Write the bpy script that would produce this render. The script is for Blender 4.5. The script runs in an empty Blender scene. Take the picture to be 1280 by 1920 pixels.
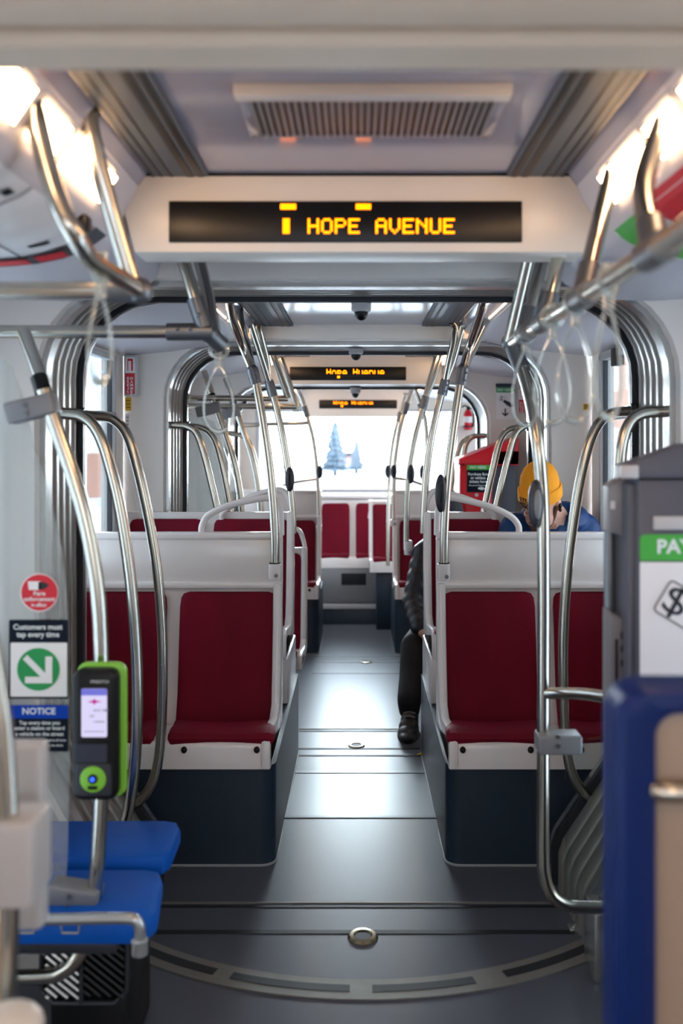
import bpy, bmesh, math, random
from mathutils import Vector, Matrix, Euler
random.seed(7)
SC = bpy.context.scene
COL = SC.collection
F, CX, CY, EYE = 1700.0, 670.0, 825.0, 1.5
R = math.radians

def at(px, py, d):
    """a point seen at photograph pixel (px, py) that stands d metres down the car"""
    return Vector(((px - CX) / F * d, d, EYE - (py - CY) / F * d))

def pts(d, *pp):
    out = []
    for p in pp:
        out.append(at(p[0], p[1], p[2] if len(p) > 2 else d))
    return out

# ------------------------------------------------------------------ materials
def lin(c):
    return tuple(((v / 255) / 12.92 if v / 255 <= 0.04045 else ((v / 255 + 0.055) / 1.055) ** 2.4) for v in c) + (1,)

MATS = {}
def mat(name, rgb, rough=0.5, metal=0.0, bump=None, vary=0.0, vscale=8.0, spec=0.5, sheen=0.0, coat=0.0, emit=0.0, stretch=None, rvary=0.0):
    m = bpy.data.materials.new(name); m.use_nodes = True
    nt = m.node_tree; b = nt.nodes['Principled BSDF']
    c = lin(rgb)
    b.inputs['Base Color'].default_value = c
    b.inputs['Roughness'].default_value = rough
    b.inputs['Metallic'].default_value = metal
    b.inputs['Specular IOR Level'].default_value = spec
    if sheen:
        b.inputs['Sheen Weight'].default_value = sheen
        b.inputs['Sheen Tint'].default_value = c
        b.inputs['Sheen Roughness'].default_value = 0.35
    if coat:
        b.inputs['Coat Weight'].default_value = coat
        b.inputs['Coat Roughness'].default_value = 0.08
    if emit:
        b.inputs['Emission Color'].default_value = c
        b.inputs['Emission Strength'].default_value = emit
    co = None
    if vary or bump or rvary:
        tc = nt.nodes.new('ShaderNodeTexCoord')
        mp = nt.nodes.new('ShaderNodeMapping'); nt.links.new(tc.outputs['Object'], mp.inputs['Vector'])
        if stretch: mp.inputs['Scale'].default_value = stretch
        co = mp.outputs['Vector']
    if vary or rvary:
        n = nt.nodes.new('ShaderNodeTexNoise'); n.inputs['Scale'].default_value = vscale; n.inputs['Detail'].default_value = 5
        nt.links.new(co, n.inputs['Vector'])
        if vary:
            mx = nt.nodes.new('ShaderNodeMix'); mx.data_type = 'RGBA'
            mx.inputs[6].default_value = tuple(max(0, v * (1 - vary)) for v in c[:3]) + (1,)
            mx.inputs[7].default_value = tuple(min(1, v * (1 + vary)) for v in c[:3]) + (1,)
            nt.links.new(n.outputs['Fac'], mx.inputs[0]); nt.links.new(mx.outputs[2], b.inputs['Base Color'])
        if rvary:
            mr = nt.nodes.new('ShaderNodeMapRange')
            mr.inputs['From Min'].default_value = 0.3; mr.inputs['From Max'].default_value = 0.7
            mr.inputs['To Min'].default_value = max(0.02, rough - rvary); mr.inputs['To Max'].default_value = rough + rvary
            nt.links.new(n.outputs['Fac'], mr.inputs['Value']); nt.links.new(mr.outputs['Result'], b.inputs['Roughness'])
    if bump:
        n2 = nt.nodes.new('ShaderNodeTexNoise'); n2.inputs['Scale'].default_value = bump[0]; n2.inputs['Detail'].default_value = 3
        nt.links.new(co, n2.inputs['Vector'])
        bp = nt.nodes.new('ShaderNodeBump'); bp.inputs['Strength'].default_value = bump[1]; bp.inputs['Distance'].default_value = 0.002
        nt.links.new(n2.outputs['Fac'], bp.inputs['Height']); nt.links.new(bp.outputs['Normal'], b.inputs['Normal'])
    MATS[name] = m
    return m

def wave_bump(m, scale, strength, direction='X', dist=0.002):
    nt = m.node_tree; b = nt.nodes['Principled BSDF']
    tc = nt.nodes.new('ShaderNodeTexCoord'); w = nt.nodes.new('ShaderNodeTexWave')
    w.bands_direction = direction; w.inputs['Scale'].default_value = scale; w.inputs['Distortion'].default_value = 0.4
    nt.links.new(tc.outputs['Object'], w.inputs['Vector'])
    bp = nt.nodes.new('ShaderNodeBump'); bp.inputs['Strength'].default_value = strength; bp.inputs['Distance'].default_value = dist
    nt.links.new(w.outputs['Fac'], bp.inputs['Height']); nt.links.new(bp.outputs['Normal'], b.inputs['Normal'])

def glow(name, rgb, strength):
    m = bpy.data.materials.new(name); m.use_nodes = True
    nt = m.node_tree; nt.nodes.clear()
    e = nt.nodes.new('ShaderNodeEmission'); o = nt.nodes.new('ShaderNodeOutputMaterial')
    e.inputs['Color'].default_value = lin(rgb); e.inputs['Strength'].default_value = strength
    nt.links.new(e.outputs[0], o.inputs[0]); MATS[name] = m
    return m

def clear(name, tint, haze=0.0, refl=0.08):
    m = bpy.data.materials.new(name); m.use_nodes = True
    nt = m.node_tree; nt.nodes.clear()
    t = nt.nodes.new('ShaderNodeBsdfTransparent'); t.inputs[0].default_value = tint + (1,)
    g = nt.nodes.new('ShaderNodeBsdfGlossy'); g.inputs['Roughness'].default_value = 0.03
    fr = nt.nodes.new('ShaderNodeLayerWeight'); fr.inputs['Blend'].default_value = 0.25
    mu = nt.nodes.new('ShaderNodeMath'); mu.operation = 'MULTIPLY_ADD'
    mu.inputs[1].default_value = 0.6; mu.inputs[2].default_value = refl
    nt.links.new(fr.outputs['Fresnel'], mu.inputs[0])
    mx = nt.nodes.new('ShaderNodeMixShader'); nt.links.new(mu.outputs[0], mx.inputs[0])
    last = t.outputs[0]
    if haze:
        df = nt.nodes.new('ShaderNodeBsdfDiffuse'); df.inputs[0].default_value = (.8, .84, .84, 1)
        m2 = nt.nodes.new('ShaderNodeMixShader'); m2.inputs[0].default_value = haze
        nt.links.new(t.outputs[0], m2.inputs[1]); nt.links.new(df.outputs[0], m2.inputs[2]); last = m2.outputs[0]
    nt.links.new(last, mx.inputs[1]); nt.links.new(g.outputs[0], mx.inputs[2])
    o = nt.nodes.new('ShaderNodeOutputMaterial'); nt.links.new(mx.outputs[0], o.inputs[0])
    MATS[name] = m
    return m

STEEL = mat('brushed_steel', (196, 190, 178), 0.2, 1.0)
STEEL_DK = mat('cast_joint', (120, 122, 126), 0.38, 0.85)
WHITE = mat('white_shell_plastic', (232, 226, 224), 0.24, coat=0.3, vary=0.03, vscale=3)
CEIL = mat('gloss_ceiling_panel', (142, 143, 160), 0.16, vary=0.02, vscale=2, coat=0.4)
WALLM = mat('light_grey_wall_panel', (222, 215, 209), 0.42, vary=0.03, vscale=2, bump=(160, .08))
BEIGE = mat('beige_bellows_cover', (230, 212, 192), 0.4, vary=0.02, vscale=3)
CREAM = mat('cream_housing', (222, 214, 204), 0.35, vary=0.02, vscale=3)
REDF = mat('crimson_moquette', (112, 0, 31), 0.7, spec=0.22, sheen=0.25, vary=0.35, vscale=7, bump=(420, .5), stretch=(1, 1, .25))
NAVY = mat('navy_plinth_laminate', (30, 46, 62), 0.38, vary=0.2, vscale=14, bump=(300, .15))
BLUEF = mat('blue_seat_vinyl', (0, 84, 178), 0.55, spec=0.25, vary=0.15, vscale=6, bump=(300, .2))
BLUED = mat('dark_blue_moulding', (0, 36, 104), 0.4, spec=0.3, vary=0.1, vscale=5)  # blue darkened, shadow on the seat rim is put into the colour
TAN = mat('taupe_seat_shell', (168, 148, 132), 0.45, vary=0.05, vscale=4, bump=(220, .1))
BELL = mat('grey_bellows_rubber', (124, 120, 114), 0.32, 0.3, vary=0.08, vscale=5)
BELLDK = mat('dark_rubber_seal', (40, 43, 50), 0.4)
ALU = mat('aluminium_frame', (188, 188, 188), 0.25, 0.8)
SLOT = mat('grey_air_channel', (70, 80, 92), 0.5)
BLACK = mat('black_plastic', (12, 13, 16), 0.35, spec=0.3)
DKGREY = mat('charcoal_plastic', (44, 46, 54), 0.4)
MIDGREY = mat('grey_cast_clamp', (128, 128, 132), 0.42, 0.2)
LTGREY = mat('pale_grey_plastic', (188, 188, 190), 0.4)
MACH = mat('graphite_machine_paint', (78, 80, 92), 0.4, vary=0.06, vscale=4, bump=(300, .1))
MACHDK = mat('machine_trim', (50, 56, 70), 0.35, 0.2)
REDM = mat('red_machine_paint', (206, 8, 34), 0.32, vary=0.05, vscale=4)
GREEN = mat('sign_green', (66, 170, 62), 0.45)
LIME = mat('lime_rim', (128, 196, 60), 0.35)
SWHITE = mat('sign_white', (232, 230, 230), 0.5)
SNAVY = mat('sign_navy', (10, 20, 36), 0.6, spec=0.15)
SBLUE = mat('sign_blue', (4, 62, 170), 0.6, spec=0.15)
SRED = mat('sign_red', (206, 22, 44), 0.45)
SGREEN = mat('sign_dark_green', (8, 144, 72), 0.45)
YEL = mat('yellow_tag', (226, 178, 40), 0.5)
TEXTW = mat('print_white', (226, 232, 232), 0.5)
TEXTK = mat('print_black', (20, 28, 36), 0.5)
BEANIEY = mat('mustard_knit', (236, 150, 8), 0.85, sheen=0.4, bump=(200, .4))
BEANIEG = mat('grey_knit', (66, 68, 76), 0.9, sheen=0.3, bump=(200, .4))
SKIN = mat('skin', (198, 146, 126), 0.5, vary=0.08, vscale=30)
SKIN2 = mat('skin_tan', (176, 126, 104), 0.5, vary=0.08, vscale=30)
HAIR = mat('dark_beard_hair', (92, 62, 46), 0.85, bump=(260, .8))
JKBLUE = mat('blue_puffer_nylon', (6, 54, 104), 0.5, spec=0.3, vary=0.2, vscale=9, bump=(40, .5))
JKBLK = mat('black_puffer_nylon', (16, 20, 34), 0.45, vary=0.2, vscale=9, bump=(40, .5))
TROUS = mat('black_trouser_cloth', (10, 11, 18), 0.8, bump=(60, .5))
SHOE = mat('black_shoe', (16, 16, 20), 0.5)
SHOESOLE = mat('shoe_sole', (34, 34, 38), 0.6)
SEAM = mat('dark_floor_joint', (18, 22, 28), 0.5)
BRASSY = mat('floor_disc_metal', (150, 142, 120), 0.25, 0.9)
BEAD = mat('sealant_bead', (150, 156, 160), 0.5)
ARCM = mat('turntable_metal', (126, 124, 118), 0.45, 0.4, vary=0.15, vscale=20)
ROADM = mat('snowy_ground', (225, 230, 238), 0.8, vary=0.08, vscale=.3)
FACER = mat('terracotta_facade', (206, 150, 128), 0.8, vary=0.12, vscale=1.2)
FACEL = mat('pale_blue_facade', (196, 206, 220), 0.8, vary=0.1, vscale=1.0)
PINE = mat('blue_green_pine', (112, 132, 150), 0.9, vary=0.3, vscale=3)  # foliage paled, distance haze is put into the colour
TRUNK = mat('bark', (90, 84, 84), 0.9)
CARRED = mat('car_red_paint', (222, 140, 140), 0.4)  # red washed out, bright haze over the car is in the colour
COVE = mat('satin_cove_panel', (196, 192, 198), 0.42, vary=0.02, vscale=2)
LAMP = glow('lamp_diffuser', (255, 208, 160), 18.0)
LED = glow('amber_led', (255, 128, 4), 5.0)
SCREEN = glow('reader_screen', (222, 216, 250), 1.0)
SCREENB = glow('reader_screen_top', (120, 120, 216), 1.0)
PINKE = glow('reader_screen_logo', (210, 60, 170), 0.8)
GREYE = glow('reader_screen_text', (90, 90, 120), 0.7)
BLUELED = glow('blue_led', (50, 90, 255), 2.5)
GLASS = clear('window_glass', (.93, .97, .97), 0.0, 0.04)
SCREENGLASS = clear('partition_glass', (.93, .96, .96), 0.14, 0.05)
STRAPM = clear('clear_strap_vinyl', (.86, .9, .88), 0.22, 0.06)
wave_bump(BEANIEY, 60, .5, 'X'); wave_bump(BEANIEG, 60, .5, 'X')

# floor: dark speckled linoleum, worn gloss
FLOORM = mat('charcoal_linoleum', (58, 62, 74), 0.34, vary=0.05, vscale=40, spec=0.8)
fb = FLOORM.node_tree.nodes['Principled BSDF']; fb.inputs['Sheen Weight'].default_value = 1.0; fb.inputs['Sheen Roughness'].default_value = .3; fb.inputs['Sheen Tint'].default_value = (.85, .93, 1, 1)

# ------------------------------------------------------------------ mesh builder
class MB:
    def __init__(s): s.bm = bmesh.new()
    def _merge(s, other):
        me = bpy.data.meshes.new('tmp'); other.to_mesh(me); other.free(); s.bm.from_mesh(me); bpy.data.meshes.remove(me); return s
    def box(s, x0, x1, y0, y1, z0, z1, bev=0.0, seg=2, M=None):
        b = bmesh.new(); bmesh.ops.create_cube(b, size=1)
        for v in b.verts:
            v.co = Vector(((x0 + x1) / 2 + v.co.x * (x1 - x0), (y0 + y1) / 2 + v.co.y * (y1 - y0), (z0 + z1) / 2 + v.co.z * (z1 - z0)))
        if bev: bmesh.ops.bevel(b, geom=b.edges[:], offset=bev, segments=seg, affect='EDGES', profile=.5)
        if M: b.transform(M)
        return s._merge(b)
    def tube(s, P, r, seg=14, smooth=5, cap=True, r2=None):
        P = [Vector(p) for p in P]
        if smooth and len(P) > 2:
            Q = []
            for i in range(len(P) - 1):
                p0 = P[max(i - 1, 0)]; p1 = P[i]; p2 = P[i + 1]; p3 = P[min(i + 2, len(P) - 1)]
                for k in range(smooth):
                    t = k / smooth
                    Q.append(.5 * ((2 * p1) + (p2 - p0) * t + (2 * p0 - 5 * p1 + 4 * p2 - p3) * t * t + (3 * p1 - p0 - 3 * p2 + p3) * t ** 3))
            Q.append(P[-1]); P = Q
        n = len(P); rings = []; up = None
        for i, p in enumerate(P):
            t = (P[min(i + 1, n - 1)] - P[max(i - 1, 0)])
            if t.length < 1e-9: t = Vector((0, 0, 1))
            t.normalize()
            if up is None:
                a = Vector((0, 0, 1)) if abs(t.z) < .9 else Vector((1, 0, 0))
                up = (a - t * a.dot(t)).normalized()
            else:
                up = (up - t * up.dot(t)).normalized()
            sd = t.cross(up)
            rr = r if r2 is None else r + (r2 - r) * i / max(1, n - 1)
            rx, ry = (rr if isinstance(rr, tuple) else (rr, rr))
            rings.append([s.bm.verts.new(p + up * math.cos(2 * math.pi * k / seg) * rx + sd * math.sin(2 * math.pi * k / seg) * ry) for k in range(seg)])
        for a, b in zip(rings, rings[1:]):
            for k in range(seg):
                s.bm.faces.new((a[k], a[(k + 1) % seg], b[(k + 1) % seg], b[k]))
        if cap:
            s.bm.faces.new(rings[0][::-1]); s.bm.faces.new(rings[-1])
        return s
    def chain(s, P, radii, seg=12):
        """tapered limb with a ball at every joint"""
        for (a, b, ra, rb) in zip(P, P[1:], radii, radii[1:]):
            s.tube([a, b], ra, seg, 0, True, rb)
        for p, r_ in zip(P, radii): s.ball(p, (r_, r_, r_), 12, 8)
        return s
    def ball(s, c, r, u=16, v=12, M=None):
        b = bmesh.new(); bmesh.ops.create_uvsphere(b, u_segments=u, v_segments=v, radius=1)
        if not isinstance(r, (tuple, list)): r = (r, r, r)
        b.transform(Matrix.Diagonal((r[0], r[1], r[2], 1)))
        if M: b.transform(M)
        b.transform(Matrix.Translation(Vector(c)))
        return s._merge(b)
    def cyl(s, a, b, r, seg=20, r2=None): return s.tube([a, b], r, seg, 0, True, r2)
    def prism(s, poly, y0, y1, plane='xz', bev=0.0):
        """extrude a 2-D outline; plane xz extrudes along y, yz along x, xy along z"""
        b = bmesh.new()
        def mk(u, v, w):
            return {'xz': (u, w, v), 'yz': (w, u, v), 'xy': (u, v, w)}[plane]
        A = [b.verts.new(mk(u, v, y0)) for u, v in poly]; B = [b.verts.new(mk(u, v, y1)) for u, v in poly]
        n = len(poly)
        fa = b.faces.new(A); fb = b.faces.new(B[::-1])
        for i in range(n): b.faces.new((A[i], B[i], B[(i + 1) % n], A[(i + 1) % n]))
        bmesh.ops.recalc_face_normals(b, faces=b.faces[:])
        if bev: bmesh.ops.bevel(b, geom=[e for e in b.edges if e in set(fa.edges) | set(fb.edges)], offset=bev, segments=2, affect='EDGES', profile=.5)
        return s._merge(b)
    def quad(s, *c):
        s.bm.faces.new([s.bm.verts.new(Vector(p)) for p in c]); return s
    def grid(s, rows, close=False):
        V = [[s.bm.verts.new(Vector(p)) for p in r] for r in rows]
        for a, b in zip(V, V[1:]):
            m = len(a)
            for k in range(m - (0 if close else 1)):
                s.bm.faces.new((a[k], a[(k + 1) % m], b[(k + 1) % m], b[k]))
        return V
    def lathe(s, prof, c, seg=24, M=None):
        b = bmesh.new(); V = []
        for r_, z in prof:
            V.append([b.verts.new((max(r_, 1e-5) * math.cos(2 * math.pi * k / seg), max(r_, 1e-5) * math.sin(2 * math.pi * k / seg), z)) for k in range(seg)])
        for a, q in zip(V, V[1:]):
            for k in range(seg): b.faces.new((a[k], a[(k + 1) % seg], q[(k + 1) % seg], q[k]))
        b.faces.new(V[0][::-1]); b.faces.new(V[-1])
        if M: b.transform(M)
        b.transform(Matrix.Translation(Vector(c)))
        return s._merge(b)
    def xf(s, M): s.bm.transform(M); return s

def rrect(x0, x1, z0, z1, r, n=5):
    out = []
    for cx, cz, a0 in ((x1 - r, z1 - r, 0), (x0 + r, z1 - r, 90), (x0 + r, z0 + r, 180), (x1 - r, z0 + r, 270)):
        for k in range(n + 1):
            a = R(a0 + 90 * k / n); out.append((cx + r * math.cos(a), cz + r * math.sin(a)))
    return out

def circ(cx, cz, r, n=28): return [(cx + r * math.cos(2 * math.pi * k / n), cz + r * math.sin(2 * math.pi * k / n)) for k in range(n)]

# ------------------------------------------------------------------ objects
def wloc(o):
    v = Vector(o.location)
    while o.parent: o = o.parent; v += o.location
    return v

def make(name, mb, m, parent=None, label=None, smooth=True, ang=35, modifiers=None):
    me = bpy.data.meshes.new(name)
    bmesh.ops.remove_doubles(mb.bm, verts=mb.bm.verts, dist=1e-6)
    bmesh.ops.recalc_face_normals(mb.bm, faces=mb.bm.faces[:])
    if parent is not None: mb.bm.transform(Matrix.Translation(-wloc(parent)))
    mb.bm.to_mesh(me); mb.bm.free()
    if smooth:
        me.shade_smooth(); me.set_sharp_from_angle(angle=R(ang))
    o = bpy.data.objects.new(name, me); COL.objects.link(o)
    if isinstance(m, (list, tuple)):
        for q in m: me.materials.append(q)
    else: me.materials.append(m)
    if parent is not None: o.parent = parent
    if label: o['label'] = label
    return o

def thing(name, label, cat, loc=(0, 0, 0), group=None):
    o = bpy.data.objects.new(name, None); COL.objects.link(o)
    o.empty_display_size = .05; o.location = Vector(loc); o['label'] = label; o['category'] = cat
    if group: o['group'] = group
    return o

def solo(name, mb, m, label, cat, group=None, **k):
    """a thing that is one mesh; its origin goes to the base of the mesh"""
    vs = [v.co for v in mb.bm.verts]
    c = Vector(((min(v.x for v in vs) + max(v.x for v in vs)) / 2, (min(v.y for v in vs) + max(v.y for v in vs)) / 2, min(v.z for v in vs)))
    mb.bm.transform(Matrix.Translation(-c))
    o = make(name, mb, m, None, **k); o.location = c
    o['label'] = label; o['category'] = cat
    if group: o['group'] = group
    return o

def struct(name, mb, m, parent=None, **k):
    o = make(name, mb, m, parent, **k)
    o['kind'] = 'structure'
    return o

def dup(root, loc, label, group=None):
    r = root.copy(); COL.objects.link(r); r.location = Vector(loc); r['label'] = label
    if group: r['group'] = group
    for ch in list(root.children):
        c = ch.copy(); COL.objects.link(c); c.parent = r
        for g in ch.children:
            d = g.copy(); COL.objects.link(d); d.parent = c
    return r

_tc = {}
def text_geo(s, bold=0.0):
    if (s, bold) in _tc: return _tc[(s, bold)]
    cu = bpy.data.curves.new('t', 'FONT'); cu.body = s; cu.align_x = 'CENTER'; cu.align_y = 'CENTER'; cu.offset = bold; cu.resolution_u = 3
    o = bpy.data.objects.new('t', cu); COL.objects.link(o)
    dg = bpy.context.evaluated_depsgraph_get(); me = bpy.data.meshes.new_from_object(o.evaluated_get(dg))
    V = [v.co.copy() for v in me.vertices]; FC = [tuple(p.vertices) for p in me.polygons]
    bpy.data.objects.remove(o); bpy.data.curves.remove(cu); bpy.data.meshes.remove(me)
    _tc[(s, bold)] = (V, FC)
    return V, FC

def add_text(mb, s, O, U, W, height, width=None, bold=0.02, N=None, depth=0.0006):
    """letters on the plane through O spanned by U (reading direction) and W (up)"""
    V, FC = text_geo(s, bold)
    xs = [v.x for v in V]; ys = [v.y for v in V]
    w0 = max(xs) - min(xs); cy = (max(ys) + min(ys)) / 2
    k = height / 0.72
    kx = k if width is None else width / w0
    cxm = (max(xs) + min(xs)) / 2
    vv = [mb.bm.verts.new(Vector(O) + Vector(U) * (v.x - cxm) * kx + Vector(W) * (v.y - .0) * k) for v in V]
    for f in FC:
        try: mb.bm.faces.new([vv[i] for i in f])
        except ValueError: pass

UX, UZ = Vector((1, 0, 0)), Vector((0, 0, 1))

def decal(mb, poly_px, d, th=0.0012):
    """thin printed sheet facing the camera end of the car"""
    P = [at(px, py, d) for px, py in poly_px]
    return mb.prism([(p.x, p.z) for p in P], d - th, d, 'xz')

def remeshed(mb, voxel, smooth=4):
    """one continuous skin around everything in mb"""
    me = bpy.data.meshes.new('tmp'); mb.bm.to_mesh(me); mb.bm.free()
    o = bpy.data.objects.new('tmp', me); COL.objects.link(o)
    m = o.modifiers.new('r', 'REMESH'); m.mode = 'VOXEL'; m.voxel_size = voxel
    if smooth:
        s = o.modifiers.new('s', 'SMOOTH'); s.factor = .5; s.iterations = smooth
    dg = bpy.context.evaluated_depsgraph_get(); dg.update()
    e = bpy.data.meshes.new_from_object(o.evaluated_get(dg))
    out = MB(); out.bm.from_mesh(e)
    bpy.data.objects.remove(o); bpy.data.meshes.remove(e); bpy.data.meshes.remove(me)
    return out
# ================================================================== THE CAR BODY
def floor_z(y):
    K = [(-3, 0), (3.62, 0), (4.2, -.03), (5, -.045), (9.5, -.155)]
    for (a, za), (b, zb) in zip(K, K[1:]):
        if y <= b: return za + (zb - za) * (y - a) / (b - a)
    return K[-1][1]

ys = [-2.5, 0, 1, 2, 2.6, 3.1, 3.62, 4.2, 5, 6, 7, 7.95]
fl = MB()
top = [[(-1.16, y, floor_z(y)), (1.16, y, floor_z(y))] for y in ys]
bot = [[(-1.16, y, -.25), (1.16, y, -.25)] for y in ys]
fl.grid(top); fl.grid(bot)
fl.grid([[r[0] for r in top], [r[0] for r in bot]]); fl.grid([[r[1] for r in top], [r[1] for r in bot]])
fl.quad(top[0][0], top[0][1], bot[0][1], bot[0][0]); fl.quad(top[-1][0], top[-1][1], bot[-1][1], bot[-1][0])
struct('floor', fl, FLOORM, smooth=False)

def strip(y, w, hw=.94, h=.002):
    mb = MB(); z = floor_z(y)
    return mb.box(-hw, hw, y - w / 2, y + w / 2, z - .004, z + h, .0008, 1)
TR = [0]
def trim(mb, m, **k):
    TR[0] += 1
    return struct('trim_%d' % TR[0], mb, m, **k)
def yfloor(py):
    y = 3.0
    for _ in range(40): y = (EYE - floor_z(y)) * F / (py - CY)
    return y
for py, w in ((1700, .016), (1748, .022), (1417, .018), (1404, .02), (1371, .022), (1263, .014), (1242, .03), (1232, .02), (1450, .005), (1534, .006)):
    hw = .66 if py > 1500 else .31
    trim(strip(yfloor(py), w, hw), SEAM)
# lighter nosing strips next to two of the joints
for py in (1693, 1367, 1236):
    trim(strip(yfloor(py), .01, .66 if py > 1500 else .31, .003), ARCM)

# turntable arc let into the floor
tc = Vector((.02, 3.645)); RA = 1.215
def arcband(r0, r1, a0, a1, z0, z1, n=48):
    mb = MB(); rows = []
    for k in range(n + 1):
        a = R(a0 + (a1 - a0) * k / n); dx, dy = math.sin(a), -math.cos(a)
        p = lambda r_, z: (tc.x + r_ * dx, tc.y + r_ * dy, z)
        rows.append([p(r0, z0), p(r0, z1), p(r1, z1), p(r1, z0)])
    V = mb.grid(rows)
    mb.bm.faces.new(V[0]); mb.bm.faces.new(V[-1][::-1])
    return mb
arc_o = trim(arcband(RA - .085, RA + .005, -34.5, 35.5, -.004, .004), ARCM)
for a0, a1 in ((-33.5, -21), (-18.5, -2), (1, 15), (19.5, 34.5)):
    struct('trim_slot', arcband(RA - .058, RA - .027, a0, a1, 0, .0052, 20), SEAM, arc_o)

# gangway bore outline, right half from the floor up to the crown
def bore(hw=.94, zt=1.96, low=.67, n=8, dz=0.0):
    P = [(low, 0.0), (low, .12), (low + .015, .165), (hw - .03, .50), (hw, .56), (hw, .9), (hw, 1.3), (hw, zt - .27)]
    r = .27
    for k in range(1, n + 1):
        a = R(90 * k / n); P.append((hw - r + r * math.cos(a), zt - r + r * math.sin(a)))
    P += [((hw - r) * .5, zt), ]
    full = P + [(0, zt)] + [(-x, z) for x, z in P[::-1]]
    return [(x, z + dz) for x, z in full]
def offset(poly, d):
    out = []
    for i, (x, z) in enumerate(poly):
        a = poly[max(i - 1, 0)]; b = poly[min(i + 1, len(poly) - 1)]
        tx, tz = b[0] - a[0], b[1] - a[1]; l = math.hypot(tx, tz) or 1
        out.append((x + tz / l * d, z - tx / l * d))
    return out

def bellows(y0, y1, hw, zt, dz, label, ribs=7, near=None, pale=False):
    g = thing('gangway_bellows', label, 'bellows', (0, (y0 + y1) / 2, floor_z((y0 + y1) / 2)), 'bellows between car sections')
    base1 = bore(hw, zt, .67, 8, dz); base0 = bore(*(near or (hw, zt)), .67, 8, dz)
    def base_at(y):
        u = (y - y0) / (y1 - y0)
        return [(a[0] + (b[0] - a[0]) * u, a[1] + (b[1] - a[1]) * u) for a, b in zip(base0, base1)]
    f0, f1 = y0 + .05, y1 - .06
    mb = MB(); rows = []
    ribs -= 2; SP = ((0, .024), (.06, .007), (.16, .002), (.45, 0), (.74, .002), (.84, .007), (.90, .024))
    stations = [((r_ + u) / ribs, a_) for r_ in range(ribs) for u, a_ in SP] + [(1, .024)]
    for t, amp in stations:
        rows.append([(x, f0 + (f1 - f0) * t, z) for x, z in offset(base_at(f0 + (f1 - f0) * t), amp)])
    mb.grid(rows); m_ = len(base1) - 1
    mb.bm.faces.ensure_lookup_table()
    for i, f in enumerate(mb.bm.faces):
        if (i // m_) % 7 == 6: f.material_index = 1  # groove faces darkened to paint shade between the ribs
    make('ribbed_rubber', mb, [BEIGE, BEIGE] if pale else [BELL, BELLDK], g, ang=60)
    def ring(a, b, o0, o1):
        base = base_at((a + b) / 2); m = MB(); inn = offset(base, o0); out = offset(base, o1)
        V = m.grid([[(x, a, z) for x, z in inn], [(x, b, z) for x, z in inn], [(x, b, z) for x, z in out], [(x, a, z) for x, z in out], [(x, a, z) for x, z in inn]])
        return m
    make('near_frame', ring(y0, y0 + .05, -.008, .06), BEIGE if pale else ALU, g)
    make('far_frame', ring(y1 - .065, y1 - .04, -.012 if pale else -.016, .06), BEIGE if pale else BELLDK, g)
    if near:
        for s_, px_, py_, yy in ((-1, 246, 1742, 2.47), (1, 1131, 1716, 2.5)):
            c_ = at(px_, py_, yy); q_ = MB(); q_.box(c_.x - .024, c_.x + .024, yy, yy + .12, .0, c_.z, .006); q_.box(c_.x - .004, c_.x + .004, yy - .002, yy + .01, .04, c_.z - .04, .001)
            make('foot_post', q_, ALU, g)
    make('edge_trim', ring(y1 - .04, y1, -.012, .05), BEIGE if pale else ALU, g)
    return g

def portal(name, y, hw, zt, dz, half=1.16, top=2.3, th=.05):
    base = offset(bore(hw, zt, .67, 8, dz), .012)
    # refine so the outer rectangle follows
    fine = []
    for a, b in zip(base, base[1:]):
        for k in range(4): fine.append((a[0] + (b[0] - a[0]) * k / 4, a[1] + (b[1] - a[1]) * k / 4))
    fine.append(base[-1])
    c = (0, 1.0)
    def proj(x, z):
        dx, dz_ = x - c[0], z - c[1]
        s = 1e9
        if abs(dx) > 1e-6: s = min(s, half / abs(dx))
        if dz_ > 1e-6: s = min(s, (top - c[1]) / dz_)
        if dz_ < -1e-6: s = min(s, (c[1] + .2) / -dz_)
        return (c[0] + dx * s, c[1] + dz_ * s)
    fine = [(fine[0][0], -.2)] + fine + [(fine[-1][0], -.2)]
    out = [proj(*p) for p in fine]
    out[0] = (half, -.2); out[-1] = (-half, -.2)
    mb = MB()
    rows = []
    for p, q in zip(fine, out):
        rows.append([(p[0], y, p[1]), (q[0], y, q[1]), (q[0], y + th, q[1]), (p[0], y + th, p[1]), (p[0], y, p[1])])
    mb.grid(rows)
    return struct(name, mb, WALLM, ang=30)

RINGS = [(.55, 1.085, .92, 1.955, 0), (2.6, 3.12, .945, 1.985, 0), (4.5, 5.0, .945, 1.978, 0), (6.1, 6.6, .875, 1.93, -.05)]
bellows(*RINGS[0], pale=True, label='pale ribbed gangway bellows overhead, nearest the camera across the top')
bellows(*RINGS[1], 'ribbed grey gangway bellows arching in front of the first red seats', near=(.90, 1.945))
bellows(*RINGS[2], 'ribbed gangway bellows arching directly behind the yellow beanie person')
bellows(*RINGS[3], 'farthest ribbed gangway bellows, beyond the red ticket machine')
portal('wall_front', 2.56, .90, 1.945, 0, th=.04)
portal('wall_front_2', 3.12, .945, 1.985, 0, th=.03)
portal('wall_middle', 4.465, .945, 1.978, 0, th=.035)
portal('wall_middle_2', 5.0, .945, 1.978, 0)
portal('wall_rear', 6.05, .875, 1.93, -.05)
portal('wall_rear_2', 6.6, .875, 1.93, -.05, th=.03)
portal('wall_near', 1.085, .92, 1.955, 0)

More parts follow.
